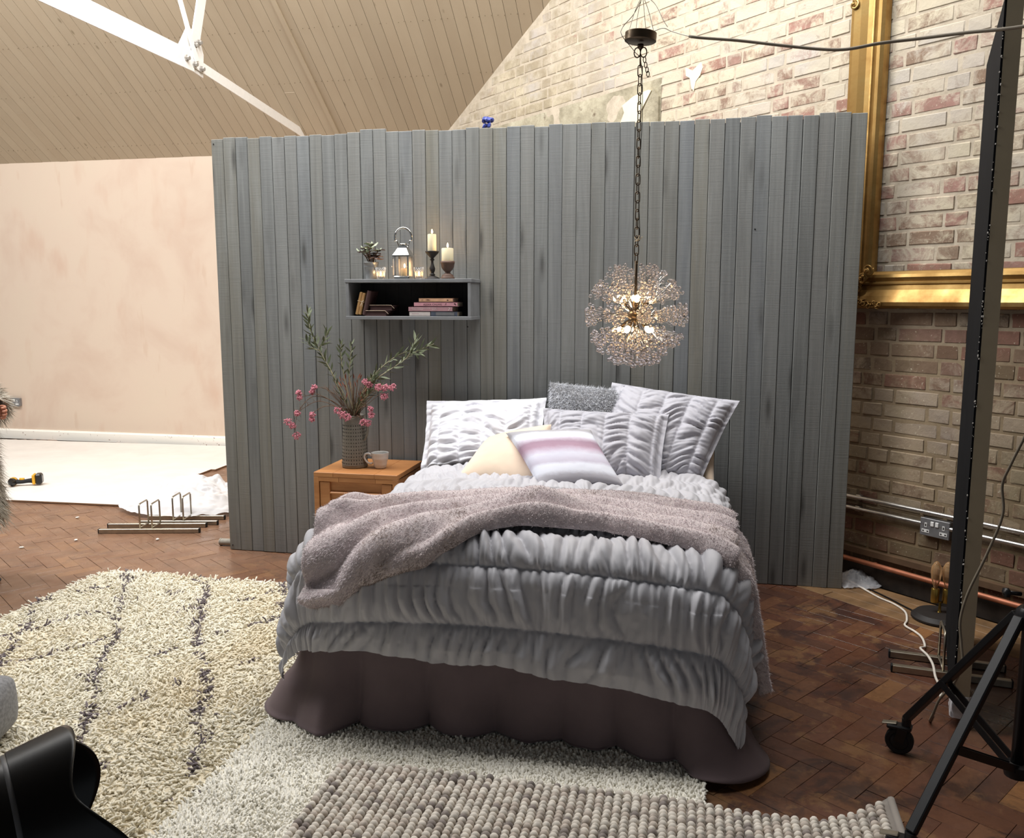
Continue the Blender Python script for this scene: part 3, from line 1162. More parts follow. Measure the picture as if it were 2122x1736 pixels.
# fitted sheet showing at the head on the right
g = MB()
g.box((BCX, 3.62, .50), (1.41, 1.75, .10), None, .045)
o = g.build('fitted_sheet', MT['sheet'], bed, smooth=True)

# mauve-brown linen cloth tucked round the bed, pooling on the floor
pts = []
cr = .07
lx, rx, fy = BX0 - .015, BX1 + .015, BY0 - .02
pts += [(lx, y) for y in np.linspace(4.45, fy + cr, 110)]
pts += [(lx + cr - cr * math.cos(a), fy + cr - cr * math.sin(a)) for a in np.linspace(0, math.pi / 2, 14)[1:-1]]
pts += [(x, fy) for x in np.linspace(lx + cr, rx - cr, 150)]
pts += [(rx - cr + cr * math.sin(a), fy + cr - cr * math.cos(a)) for a in np.linspace(0, math.pi / 2, 14)[1:-1]]
pts += [(rx, y) for y in np.linspace(fy + cr, 4.45, 110)]
per = np.array(pts)
tg = np.gradient(per, axis=0)
tg /= np.linalg.norm(tg, axis=1, keepdims=True)
nr_ = np.stack([tg[:, 1], -tg[:, 0]], 1)
nr_ *= np.sign(((per - np.array([BCX, 3.6])) * nr_).sum(1, keepdims=True))
arc = np.concatenate([[0], np.cumsum(np.linalg.norm(np.diff(per, axis=0), axis=1))])
nv = 44
rows = []
cl = np.exp(-(((per - np.array([lx, fy])) ** 2).sum(1)) / .045)       # front left corner
crr = np.exp(-(((per - np.array([rx, fy])) ** 2).sum(1)) / .030)      # front right corner
dn = np.stack([nr_[:, 0], nr_[:, 1]], 1)
for j in range(nv):
    t = j / (nv - 1)
    z = .50 * (1 - t) + .014 * t
    o_ = .006 + .040 * t ** 3
    wv = arc + .05 * (vnoise(arc * 3, arc * 0 + t * 1.5, 3) - .5)
    fold = (np.abs(np.sin(np.pi * (wv / .21 + .9 * vnoise(arc * 2.1, arc * 0, 44)))) ** .8 - .45) * .085 * t ** 1.7 * (.3 + 1.1 * vnoise(arc * 1.9, arc * 0, 45)) + (fbm(arc * 13, np.full_like(arc, t * 2.5), 3, 6) - .5) * .030 * t ** 2
    off = o_ + fold + (cl * .105 + crr * .11) * t ** 2.6
    off = np.maximum(off, .006)
    zz = z + t ** 3 * np.abs(fbm(arc * 6, np.full_like(arc, t * 3), 2, 8) - .5) * .03
    lift = cl * np.clip((t - .62) / .38, 0, 1) ** 1.0
    zz = zz + lift * .055 * np.sin(np.clip((t - .62) / .38, 0, 1) * math.pi)
    zz = np.maximum(zz, .012 + .022 * (1 - np.clip((per[:, 0] - .05) / .05, 0, 1)))
    rows.append(np.c_[per + dn * off[:, None], zz])
P = np.stack(rows, 1)
o = fast('bed_valance', P.reshape(-1, 3), grid_faces(*P.shape[:2]), MT['linen'])
tag(o, 'mauve brown linen cloth hanging below the duvet and pooling on the rugs', 'valance')
o.modifiers.new('thickness', 'SOLIDIFY').thickness = .004

# ruched duvet
DWX, DY0, DTOP, DRC, DCX = .655, 2.785, .625, .110, -.592


def drape(a, b):
    """a across from the bed centre, b in metres towards the foot (y decreasing from 4.10)"""
    yy = 4.12 - b
    da = np.maximum(np.abs(a) - DWX, 0)
    db = np.maximum(DY0 - yy, 0)
    d = np.hypot(da, db) + 1e-9
    ux, uy = np.sign(a) * da / d, -db / d
    q = DRC * math.pi / 2
    t = np.minimum(d, q) / DRC
    e = np.maximum(d - q, 0)
    fl = .17
    out_ = DRC * np.sin(t) + fl * e
    drop = DRC * (1 - np.cos(t)) + e * math.sqrt(1 - fl * fl)
    x = DCX + np.clip(a, -DWX, DWX) + ux * out_
    y = np.maximum(yy, DY0) + uy * out_
    crown = .035 * (1 - np.clip(np.abs(a) / DWX, 0, 1) ** 2) + .02 * np.exp(-((yy - 3.0) / .3) ** 2)
    z = DTOP + crown - drop
    return np.stack([x, y, z], -1)


nu, nv = 430, 400
A, B_ = np.meshgrid(np.linspace(-1.03, 1.03, nu), np.linspace(0, 1, nv), indexing='ij')
bmax = 1.76 + .055 * (A + .2) + .02 * (vnoise(A * 6, A * 0, 2) - .5)
B_ = B_ * bmax
P0 = drape(A, B_)
N0 = -normals(P0)
if N0[nu // 2, 50, 2] < 0:
    N0 = -N0
h = ruche(B_ + .07, A, .19, .040, .054, 3)
hemf = np.clip((bmax - B_) / .05, 0, 1)
h = h * np.interp(B_, [0, 1.05, 1.35], [.62, .70, 1.0]) * (.55 + .45 * hemf) + (1 - hemf) * .03 * (vnoise(A * 22, A * 0, 5) - .4)
big = (fbm(A * 2.2, B_ * 2.2, 3, 31) - .5) * .05
P1 = P0 + N0 * (h + big * .7 + .012)[..., None]
P1[..., 2] = np.maximum(P1[..., 2], .045)
o = fast('duvet', P1.reshape(-1, 3), grid_faces(nu, nv), MT['duvet'])
tag(o, 'dove grey ruched cotton duvet spread over the double bed', 'duvet')


# fur throw across the foot of the bed
def throw_edges(x):
    bx = np.array([-1.60, -1.36, -1.29, -1.0, -.67, -.23, .02, .2, .5])
    bk = np.array([2.84, 2.86, 2.92, 3.13, 3.34, 3.38, 3.32, 3.38, 3.46])
    fx = np.array([-1.60, -1.36, -1.15, -.85, -.57, -.27, -.03, .12, .5])
    ft = np.array([2.66, 2.64, 2.58, 2.66, 2.80, 2.86, 2.80, 2.74, 2.74])
    return np.interp(x, bx, bk), np.interp(x, fx, ft)


nu, nv = 230, 90
Aa, Q = np.meshgrid(np.linspace(-.675, 1.15, nu), np.linspace(0, 1, nv), indexing='ij')
bk, ft = throw_edges(Aa + DCX)
wob = (fbm(Aa * 5, Q * 0, 3, 12) - .5) * .05
Yt = bk + (ft - bk) * Q + wob
bk, ft = bk, ft
left_tail = np.clip((-.48 - Aa) / .28, 0, 1)
Yt = Yt - left_tail * Q * .10
P0 = drape(Aa, 4.12 - Yt)
N0 = normals(P0)
if N0[nu // 2, nv // 2, 2] < 0:
    N0 = -N0
warp = Q * 6.6 + 1.1 * fbm(Aa * 1.6, Q * 1.5, 3, 21) + .5 * Aa
ridge = np.abs(np.sin(warp * math.pi * .62))
amp = .018 + .040 * vnoise(Aa * 2.3 + 3, Q * 3, 23)
hh = .068 + amp * ridge ** 1.3 + .02 * (fbm(Aa * 7, Q * 5, 3, 24) - .5)
edge = np.minimum(np.minimum(Q, 1 - Q) * 9, 1)
endl = np.clip((Aa + .675) / .05, 0, 1)
hh = hh * (.35 + .65 * edge ** .5) + .022 * np.exp(-((Q - .93) / .06) ** 2) + .03 * np.exp(-((Aa + .61) / .05) ** 2) * np.exp(-((Q - .25) / .3) ** 2)
# an arched fold near the middle
arch = np.exp(-((Aa - .07) / .13) ** 2) * np.exp(-((Q - .72) / .22) ** 2)
hh = hh + arch * .05
hh *= np.where(Aa > .72, .62, 1)
P1 = P0 + N0 * hh[..., None]
P1[..., 2] = np.maximum(P1[..., 2], .06 + .04 * fbm(Aa * 4, Q * 4, 2, 2))
throw = thing('fur_throw', (BCX, 3.1, .6), 'taupe faux fur throw with brown tipped folds lying across foot of the bed', 'throw')
o = fast('fabric', P1.reshape(-1, 3), grid_faces(nu, nv), MT['throw_base'], throw)
o.modifiers.new('thickness', 'SOLIDIFY').thickness = -.012


def fur_on(P, N, n, L, w, lean, colfn, parent, name='fur_pile', seed=3, dark=None, mat='fur'):
    B, Nn, u, v = sample_grid(P, N, n, seed)
    Nn /= np.linalg.norm(Nn, axis=1, keepdims=True)
    g = np.random.default_rng(seed + 1)
    D = Nn * .8 + np.array(lean) + g.normal(0, .34, (n, 3))
    Ls = L * g.uniform(.6, 1.25, n)
    droop = g.normal(0, .25, (n, 3)) * Ls[:, None] + np.array([0, 0, -.25]) * Ls[:, None]
    V, F, per_ = blades(B - Nn * .002, D, Ls, np.full(n, w) * g.uniform(.7, 1.3, n), droop, g.normal(0, 1, (n, 3)))
    c = colfn(u, v, B, g)
    tipd = np.array([.92, .92, .96, .96, 1.06])
    col = np.clip(c[:, None, :] * tipd[None, :, None], 0, 1).reshape(-1, 3)
    return fast(name, V, F, MT[mat], parent, True, col=col, kind='stuff')


ct, cb = np.array(sr(242, 232, 235)), np.array(sr(166, 144, 128))


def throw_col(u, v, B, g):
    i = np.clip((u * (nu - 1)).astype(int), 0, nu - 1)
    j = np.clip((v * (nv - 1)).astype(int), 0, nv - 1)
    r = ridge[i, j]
    dk = np.clip((.30 - r) * 1.4, 0, .55) + np.clip((fbm(B[:, 0] * 9, B[:, 1] * 9, 4, 40) - .60) * 4.5, 0, .75)  # brown patches in the fur; fold creases also carry painted shade
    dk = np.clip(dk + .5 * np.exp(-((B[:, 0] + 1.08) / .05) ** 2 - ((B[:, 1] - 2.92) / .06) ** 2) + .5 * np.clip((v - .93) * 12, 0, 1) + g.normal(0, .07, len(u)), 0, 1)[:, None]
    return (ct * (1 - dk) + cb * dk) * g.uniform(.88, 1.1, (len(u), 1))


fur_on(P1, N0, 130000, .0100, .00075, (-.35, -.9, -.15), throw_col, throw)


# ------------------------------------------------------------------ pillows and cushions
def cushion(name, label, cat, TL, TR, BR, BL_, thick, mat, ru=None, res=(70, 60), pinch=.05, pw=.42, group=None, wr=.006, fur=None, seed=1, corner=0.0, flange=0.0, facing=(0, -1, .3)):
    TL, TR, BR, BL_ = (np.array(k, float) for k in (TL, TR, BR, BL_))
    nu_, nv_ = res
    U, V_ = np.meshgrid(np.linspace(-1, 1, nu_), np.linspace(-1, 1, nv_), indexing='ij')
    us = U * (1 - pinch * (1 - V_ ** 2) * np.abs(U) ** 2) 
    vs = V_ * (1 - pinch * (1 - U ** 2) * np.abs(V_) ** 2)
    s_, t_ = (us + 1) / 2, (vs + 1) / 2
    P = (BL_ * ((1 - s_) * (1 - t_))[..., None] + BR * (s_ * (1 - t_))[..., None] + TL * ((1 - s_) * t_)[..., None] + TR * (s_ * t_)[..., None])
    n_ = np.cross((BR + TR) / 2 - (BL_ + TL) / 2, (TL + TR) / 2 - (BL_ + BR) / 2)
    n_ /= np.linalg.norm(n_)
    if n_ @ np.array(facing) < 0:
        n_ = -n_
    wdt, hgt = np.linalg.norm(TR - TL), np.linalg.norm(TL - BL_)
    f1, f2 = 1 - flange, 1 - flange
    pu, pv = np.clip(1 - np.abs(U / f1) ** 2.2, 0, 1), np.clip(1 - np.abs(V_ / f2) ** 2.2, 0, 1)
    prof = (pu * pv) ** pw * thick / 2
    sag = -.12 * thick * (t_ - .5)
    edgef = np.clip(np.minimum(1 - np.abs(U), 1 - np.abs(V_)) * 6, 0, 1)
    out_ = []
    c = thing(name, (TL + TR + BR + BL_) / 4, label, cat, group)
    for sg in (1, -1):
        hgt_n = prof * sg
        x, y = (U + 1) / 2 * wdt, (V_ + 1) / 2 * hgt
        wrk = (fbm(x * 7, y * 7, 4, seed) - .5) * wr * 2 * edgef
        if ru:
            wrk = wrk + (ruche(x + ru[3], y, ru[0], ru[1], ru[2], seed) - ru[1] * .3) * (.25 + .75 * edgef)
        hn = hgt_n + sg * wrk + (vnoise(x * 25, y * 25, seed + 3) - .5) * (1 - edgef) * flange * .12
        Q_ = P + n_ * (hn + sag)[..., None]
        out_.append(Q_)
    F1 = grid_faces(nu_, nv_)
    F2 = grid_faces(nu_, nv_, off=nu_ * nv_)[:, ::-1]
    uv = np.stack([(U + 1) / 2, (V_ + 1) / 2], -1).reshape(-1, 2)
    o_ = fast('cover', np.concatenate([q.reshape(-1, 3) for q in out_]), np.concatenate([F1, F2]), MT[mat], c, True, uv=np.concatenate([uv, uv]))
    # bring both faces together along the seam
    import bmesh
    b = bmesh.new()
    b.from_mesh(o_.data)
    bmesh.ops.recalc_face_normals(b, faces=b.faces)
    b.to_mesh(o_.data)
    b.free()
    if fur:
        Nf = normals(out_[0])
        if Nf[nu_ // 2, nv_ // 2] @ n_ < 0:
            Nf = -Nf
        n0, L0, w0, cf = fur
        fur_on(out_[0], Nf, n0, L0, w0, (.2, 0, -.3), cf, c, seed=seed + 30)
        fur_on(out_[1], -Nf, n0 // 2, L0, w0, (.2, 0, -.3), cf, c, seed=seed + 31)
    return c


cushion('pillow', 'large white ruched pillow leaning on the partition beside the bedside table', 'pillow',
        (-1.405, 4.44, .955), (-.745, 4.46, .985), (-.73, 4.20, .600), (-1.365, 4.20, .600), .19, 'pill_w', (.125, .030, .046, .03), (110, 90), .03, .40, seed=11, flange=.10)
cushion('pillow', 'large silver grey ruched pillow at the back right, leaning against the partition', 'pillow',
        (-.40, 4.46, 1.075), (.245, 4.36, 1.005), (.06, 4.12, .610), (-.46, 4.22, .62), .20, 'pill_g', (.125, .028, .046, .06), (110, 90), .03, .40, seed=12, flange=.06)


def grey_fur(u, v, B, g):
    k = fbm(B[:, 0] * 14, B[:, 2] * 22, 4, 51)
    c = np.array(sr(212, 214, 220)) * (.45 + 1.05 * k[:, None])
    return c * g.uniform(.85, 1.15, (len(u), 1))


cushion('cushion', 'grey faux fur cushion peeping up behind the ruched pillows', 'cushion',
        (-.725, 4.44, 1.07), (-.262, 4.43, 1.035), (-.262, 4.30, .68), (-.725, 4.31, .70), .14, 'felt', None, (40, 40), .06, .45, fur=(14000, .020, .0010, grey_fur), seed=13)
cushion('pillow', 'silver grey ruched pillow in front of the fur cushion, centre of the bed', 'pillow',
        (-.735, 4.29, .950), (-.095, 4.21, .950), (-.12, 3.99, .625), (-.70, 4.08, .64), .18, 'pill_g', (.122, .028, .046, .02), (110, 90), .03, .40, seed=14, flange=.08)


def cream_fur(u, v, B, g):
    return np.array(sr(240, 218, 196)) * g.uniform(.9, 1.08, (len(u), 1))


cushion('cushion', 'plain cream velvet cushion half behind the striped cushion', 'cushion',
        (-.985, 4.12, .815), (-.66, 4.09, .900), (-.62, 3.86, .60), (-1.09, 3.90, .635), .16, 'velvet', None, (50, 50), .05, .42, seed=15)
cushion('cushion', 'square watercolour striped cushion in white, mauve and grey at front of pillows', 'cushion',
        (-.865, 3.99, .865), (-.455, 4.02, .888), (-.275, 3.79, .66), (-.655, 3.72, .655), .15, 'stripe', None, (60, 60), .05, .42, seed=16)
cushion('pillow', 'cream pillow edge squeezed under the big grey pillow on the right', 'pillow',
        (.03, 4.46, .80), (.135, 4.46, .79), (.13, 4.16, .60), (-.02, 4.2, .59), .12, 'velvet', None, (30, 30), .05, .45, seed=17)

# ------------------------------------------------------------------ bedside table
tx0, tx1, ty0, ty1, tz = -1.925, -1.462, 4.105, 4.525, .60
bt = thing('bedside_table', ((tx0 + tx1) / 2, (ty0 + ty1) / 2, 0), 'oak bedside table with panelled drawers to the left of the bed', 'bedside table')
for i, (a, b) in enumerate(((0, .235), (.235, .73), (.73, 1))):
    xa, xb = tx0 + (tx1 - tx0) * a, tx0 + (tx1 - tx0) * b
    MB().box(((xa + xb) / 2, (ty0 + ty1) / 2, tz - .012), (xb - xa - .0006, ty1 - ty0, .024), None, .0015).build('top_board', MT['oak'], bt)
for x in (tx0 + .014, tx1 - .014):
    for y in (ty0 + .016, ty1 - .016):
        MB().box((x, y, (tz - .024) / 2 + .001), (.028, .032, tz - .026), None, .002).build('leg', MT['oak'], bt)
MB().box((tx0 + .012, (ty0 + ty1) / 2, .33), (.014, ty1 - ty0 - .06, .48), None, .001).build('side_panel', MT['oak'], bt)
MB().box((tx1 - .012, (ty0 + ty1) / 2, .33), (.014, ty1 - ty0 - .06, .48), None, .001).build('side_panel', MT['oak'], bt)
MB().box(((tx0 + tx1) / 2, ty1 - .02, .33), (tx1 - tx0 - .05, .012, .48)).build('back_panel', MT['oak'], bt)
for a, b in ((.055, .30), (.30, .74), (.74, .945)):
    xa, xb = tx0 + (tx1 - tx0) * a, tx0 + (tx1 - tx0) * b
    MB().box(((xa + xb) / 2, ty0 + .012, tz - .036), (xb - xa - .001, .022, .024), None, .001).build('rail', MT['oak'], bt)
zt = tz - .05
for k in range(3):
    z0 = zt - .137 * (k + 1) + .003
    z1 = zt - .137 * k
    dr = MB().box(((tx0 + tx1) / 2, ty0 + .10, (z0 + z1) / 2), (tx1 - tx0 - .07, .15, z1 - z0 - .02)).build('drawer', MT['oak'], bt)
    xl, xr = tx0 + .032, tx1 - .032
    MB().box((xl + .028, ty0 + .014, (z0 + z1) / 2), (.055, .02, z1 - z0 - .002), None, .0015).build('stile', MT['oak'], dr)
    MB().box((xr - .028, ty0 + .014, (z0 + z1) / 2), (.055, .02, z1 - z0 - .002), None, .0015).build('stile', MT['oak'], dr)
    MB().box(((xl + xr) / 2, ty0 + .024, (z0 + z1) / 2), (xr - xl - .11, .012, z1 - z0 - .004)).build('front_panel', MT['oak'], dr)
    MB().box(((xl + xr) / 2, ty0 + .013, (z0 + z1) / 2 + .008), (xr - xl - .11, .022, .012), None, .004).build('pull_rail', MT['oak'], dr)

# mug
mug = thing('mug', (-1.617, 4.275, tz), 'pale grey ceramic mug with ribbed sides on the oak bedside table', 'mug')
pr_ = [(0, .002), (.026, 0), (.030, .004), (.034, .015), (.040, .040), (.0445, .062), (.0465, .083), (.0475, .084), (.0465, .085), (.0435, .083), (.041, .062), (.036, .04), (.029, .013), (0, .010)]
pr2 = []
for i in range(len(pr_) - 1):
    for t in np.linspace(0, 1, 5)[:-1]:
        r_, z_ = pr_[i][0] * (1 - t) + pr_[i + 1][0] * t, pr_[i][1] * (1 - t) + pr_[i + 1][1] * t
        if 2 <= i < 6:
            r_ += .0007 * math.sin(z_ * 900)
        pr2.append((r_, z_))
pr2.append(pr_[-1])
MB().lathe(pr2, (-1.617, 4.275, tz + .001), 36).build('cup', MT['mug'], mug, True)
hp = spline([(-.042, .068), (-.055, .080), (-.074, .078), (-.082, .060), (-.070, .036), (-.050, .026), (-.037, .030)], 24)
MB().tube([(-1.617 + x, 4.275 - .01 + x * .12, tz + z) for x, z in hp], .0055, 8).build('handle', MT['mug'], mug, True)

# perforated stoneware jug
jug = thing('jug', (-1.765, 4.285, tz), 'tall grey stoneware jug with punched holes holding olive branches', 'jug')
jx, jy = -1.765, 4.285
prof = [(0, .004), (.066, 0), (.069, .004), (.0685, .02), (.064, .14), (.058, .24), (.056, .27), (.0565, .283), (.054, .284), (.0525, .272), (.055, .24), (.061, .14), (.064, .02), (0, .012)]
MB().lathe(prof, (jx, jy, tz + .001), 40).build('body', MT['ceramic'], jug, True)
hl = MB()
for i in range(12):
    z = .028 + i * .0185
    r_ = .0685 - (z - .02) / .22 * .0105 + .0006
    for k in range(30):
        a = 2 * math.pi * k / 30
        hl.ball((jx + r_ * math.cos(a), jy + r_ * math.sin(a), tz + z), .0026 + (.0005 if k % 2 else 0), 6, 4, (.5, 1, 1.25), rotz(a))
hl.build('punched_hole', MT['hole'], jug, kind='stuff')
rg = MB()
for i in range(7):
    z = .019 + i * .037
    r_ = .0688 - (z - .02) / .22 * .0105
    rg.tube([(jx + r_ * math.cos(a), jy + r_ * math.sin(a), tz + z) for a in np.linspace(0, 2 * math.pi, 40)[:-1]], .0010, 5, True)
rg.build('raised_band', MT['ceramic'], jug, True)
hp = spline([(.050, .262), (.075, .268), (.090, .245), (.088, .20), (.075, .165), (.060, .150)], 24)
MB().tube([(jx + x * .97, jy - x * .25, tz + z) for x, z in hp], .0075, 8, flat=.6).build('handle', MT['ceramic'], jug, True)
MB().lathe([(.056, .0), (.064, .006), (.058, .004), (.054, -.004)], (jx - .004, jy - .006, tz + .279), 30).build('rim', MT['ceramic'], jug, True)


# ------------------------------------------------------------------ olive branches and pink flower stems in the jug
def leaf_mesh(L, w):
    m_ = MB()
    ys = np.linspace(0, 1, 6)
    v, f = [], []
    for t in ys:
        ww = w * math.sin(math.pi * min(.98, max(.04, t)) ** .85) / 2
        zc = -.10 * L * t * t
        v += [(t * L, -ww, zc + .12 * ww * 2), (t * L, 0, zc), (t * L, ww, zc + .12 * ww * 2)]
    for i in range(5):
        for k in range(2):
            a = i * 3 + k
            f.append((a, a + 3, a + 4, a + 1))
    return m_.add(v, f)


LEAFV = [np.concatenate(leaf_mesh(1, w_).V) for w_ in (.17, .22, .26)]
LEAFF = leaf_mesh(1, .2).F


def add_leaf(m_, p, d, L, kind=0, roll=0.0):
    M_ = basis(d)
    M_ = np.stack([M_[:, 2], M_[:, 0], M_[:, 1]], 1)
    c_, s_ = math.cos(roll), math.sin(roll)
    M_ = np.stack([M_[:, 0], M_[:, 1] * c_ + M_[:, 2] * s_, M_[:, 2] * c_ - M_[:, 1] * s_], 1)
    m_.add(LEAFV[kind] * L @ M_.T + np.array(p), LEAFF)


NECK = (jx, jy, tz + .24)


def olive(label, pts, nl, L, side=(), bare=.35, mat='olive', smat='stem', seed=0, r0=.0032):
    g = random.Random(seed)
    t_ = thing('olive_branch', NECK, label, 'branch', 'olive branches in the jug')
    P_ = spline([(NECK[0] + g.uniform(-.015, .015), NECK[1] + g.uniform(-.01, .01), NECK[2])] + list(pts), 40)
    sm = MB().tube(P_, np.linspace(r0, .0011, 40), 6)
    lines = [P_]
    for sp in side:
        Q_ = spline([P_[int(sp[0] * 39)]] + [P_[int(sp[0] * 39)] + np.array(k) for k in sp[1]], 18)
        sm.tube(Q_, np.linspace(.0018, .0009, 18), 5)
        lines.append(Q_)
    sm.build('stem', MT[smat], t_, True)
    nl = int(nl * 1.6)
    for li, Ln in enumerate(lines):
        n_ = nl if li == 0 else max(6, nl // 3)
        b0 = bare if li == 0 else .15
        for k in range(n_):
            u = b0 + (1 - b0) * (k + .5) / n_
            i = min(int(u * (len(Ln) - 1)), len(Ln) - 2)
            d = Ln[i + 1] - Ln[i]
            d /= np.linalg.norm(d)
            M_ = basis(d)
            a = k * 2.4 + g.uniform(-.4, .4)
            o_ = M_[:, 0] * math.cos(a) + M_[:, 1] * math.sin(a)
            lf = MB()
            add_leaf(lf, Ln[i], d * g.uniform(.7, 1.1) + o_ * g.uniform(.5, 1.0), L * g.uniform(.7, 1.25), g.randrange(3), g.uniform(-1, 1))
            lf.build('leaf', MT[mat], t_, True)
    return t_


olive('tall olive branch rising highest at the upper left of the jug', [(-1.79, 4.27, .95), (-1.86, 4.25, 1.10), (-1.93, 4.25, 1.22), (-1.985, 4.26, 1.33), (-2.01, 4.27, 1.44)], 26, .050,
      [(.62, [(-.05, 0, .02), (-.078, 0, .065)]), (.66, [(.03, 0, .025), (.06, -.01, .09)])], .45, seed=1)
olive('short leafless looking olive twig standing left of centre in the jug', [(-1.775, 4.26, .97), (-1.80, 4.25, 1.10), (-1.815, 4.25, 1.20), (-1.81, 4.25, 1.27)], 10, .040, (), .5, seed=2)
olive('upright pale olive twig standing at centre of the jug', [(-1.765, 4.27, .98), (-1.775, 4.26, 1.10), (-1.765, 4.26, 1.19), (-1.758, 4.26, 1.27)], 11, .040, (), .45, seed=3)
olive('long olive branch reaching far right towards the pillow', [(-1.72, 4.25, .97), (-1.63, 4.23, 1.07), (-1.50, 4.24, 1.16), (-1.39, 4.26, 1.235), (-1.31, 4.28, 1.27)], 22, .055,
      [(.7, [(.03, 0, .05), (.045, .01, .10)])], .38, seed=4)
olive('second olive branch leaning right below the wall shelf', [(-1.73, 4.30, .98), (-1.66, 4.30, 1.09), (-1.56, 4.31, 1.18), (-1.47, 4.32, 1.225), (-1.40, 4.33, 1.215)], 20, .052, (), .35, seed=5)
olive('small olive sprig leaning left low over the jug rim', [(-1.80, 4.26, .95), (-1.84, 4.24, 1.05), (-1.868, 4.23, 1.13)], 10, .040, (), .3, seed=6)
olive('bushy low olive sprig on the right above the mug', [(-1.72, 4.25, .94), (-1.65, 4.23, 1.01), (-1.57, 4.22, 1.06)], 26, .050, [(.6, [(.02, 0, .04), (.03, -.02, .08)])], .15, seed=8)
olive('bushy low olive sprig just behind the jug handle', [(-1.73, 4.30, .95), (-1.68, 4.32, 1.04), (-1.66, 4.33, 1.10)], 24, .048, (), .1, seed=9)


def flower(label, pts, heads, seed=0, hr=.022):
    g = random.Random(seed)
    t_ = thing('flower_stem', NECK, label, 'flower', 'dusty pink flower stems in the jug')
    P_ = spline([(NECK[0] + g.uniform(-.02, .02), NECK[1] + g.uniform(-.015, .015), NECK[2])] + list(pts), 30)
    m_ = MB().tube(P_, np.linspace(.0022, .001, 30), 5)
    for k in range(12):
        i = int((.45 + .5 * k / 12) * 28)
        d = P_[i + 1] - P_[i]
        m_.tube([P_[i], P_[i] + d * 1.2 + np.array([g.uniform(-.03, .03), g.uniform(-.02, .02), g.uniform(-.005, .03)])], .0007, 4)
    m_.build('stem', MT['twig'], t_, True)
    for hd in heads:
        c = P_[-1] + np.array(hd)
        h_ = MB()
        for k in range(46):
            v = np.array([g.gauss(0, 1), g.gauss(0, 1), g.gauss(0, 1)])
            v /= np.linalg.norm(v)
            rr_ = hr * g.uniform(.55, 1.05)
            h_.ball(c + v * rr_ * np.array([1, 1, .9]), g.uniform(.0028, .0052), 5, 4)
        h_.build('flower_head', MT['pink'], t_)
    return t_


flower('pink flower stem arching furthest left and lowest beside the jug', [(-1.83, 4.22, .95), (-1.95, 4.2, .99), (-2.03, 4.19, .92), (-2.06, 4.19, .84), (-2.055, 4.19, .775)], [(0, 0, 0), (-.045, 0, .075), (-.02, 0, .055)], 21)
flower('pink flower stem drooping left, level with the jug rim', [(-1.82, 4.21, .93), (-1.92, 4.19, .965), (-2.0, 4.18, .93), (-2.04, 4.18, .90)], [(0, 0, 0)], 22, .017)
flower('pink flower stem on the left with one head just beside the jug', [(-1.81, 4.20, .93), (-1.88, 4.18, .94), (-1.945, 4.17, .905), (-1.955, 4.17, .87)], [(0, 0, 0), (.004, 0, .026)], 23, .016)
flower('pink flower stem reaching left with a pale upright head', [(-1.84, 4.22, .95), (-1.93, 4.20, 1.0), (-2.0, 4.2, .99), (-2.035, 4.2, .98)], [(0, 0, 0), (-.004, 0, .024)], 24, .016)
flower('pink flower stem rising left below the tall olive branch', [(-1.82, 4.24, .97), (-1.90, 4.22, 1.03), (-1.955, 4.21, 1.035)], [(0, 0, 0), (-.012, 0, -.022)], 25, .017)
flower('pink flower cluster sitting low on the front of the jug rim', [(-1.785, 4.215, .88), (-1.79, 4.20, .895)], [(0, 0, 0), (-.03, 0, .022), (.02, 0, -.012)], 26, .023)
flower('pink flower hanging over the jug handle', [(-1.72, 4.22, .89), (-1.69, 4.20, .875), (-1.678, 4.195, .86)], [(0, 0, 0), (.028, 0, -.004)], 27, .020)
flower('pink flower stem on the right between jug and mug', [(-1.71, 4.21, .92), (-1.66, 4.19, .945), (-1.628, 4.18, .93)], [(0, 0, 0), (.004, 0, -.03)], 28, .017)
flower('large pink flower stem spreading right in three clusters', [(-1.70, 4.22, .95), (-1.62, 4.2, 1.02), (-1.545, 4.18, 1.035)], [(0, 0, .01), (-.035, 0, .012), (.035, 0, .015), (-.005, 0, -.034)], 29, .022)
flower('pink flower stem upright on the right of the jug top', [(-1.72, 4.24, .96), (-1.68, 4.22, 1.04), (-1.665, 4.21, 1.07)], [(0, 0, 0), (.022, 0, -.012)], 30, .019)
g = random.Random(77)
dry = thing('dried_grass', NECK, 'tuft of dry brown and rust stems filling the middle of the jug', 'dried stems')
m = MB()
for k in range(70):
    a, b = g.uniform(-.9, .9), g.uniform(.05, .24)
    e = np.array(NECK) + np.array([math.sin(a) * b, g.uniform(-.06, .05), .05 + math.cos(a) * b * .9])
    m.tube(spline([(NECK[0] + g.uniform(-.03, .03), NECK[1] + g.uniform(-.03, .03), NECK[2]), (np.array(NECK) + e) / 2 + np.array([0, 0, .02]), e], 6), [.0013] * 5 + [.0006], 4)
m.build('stem', MT['twig'], dry, True, kind='stuff')
m = MB()
for k in range(60):
    a, b = g.uniform(-.7, .7), g.uniform(.10, .22)
    e = np.array(NECK) + np.array([math.sin(a) * b, g.uniform(-.06, .05), .05 + math.cos(a) * b * .9])
    add_leaf(m, e, (math.sin(a) + g.uniform(-.5, .5), g.uniform(-.4, .4), 1), g.uniform(.018, .038), g.randrange(3), g.uniform(-2, 2))
m.build('dry_leaf', MT['rust'], dry, True, kind='stuff')

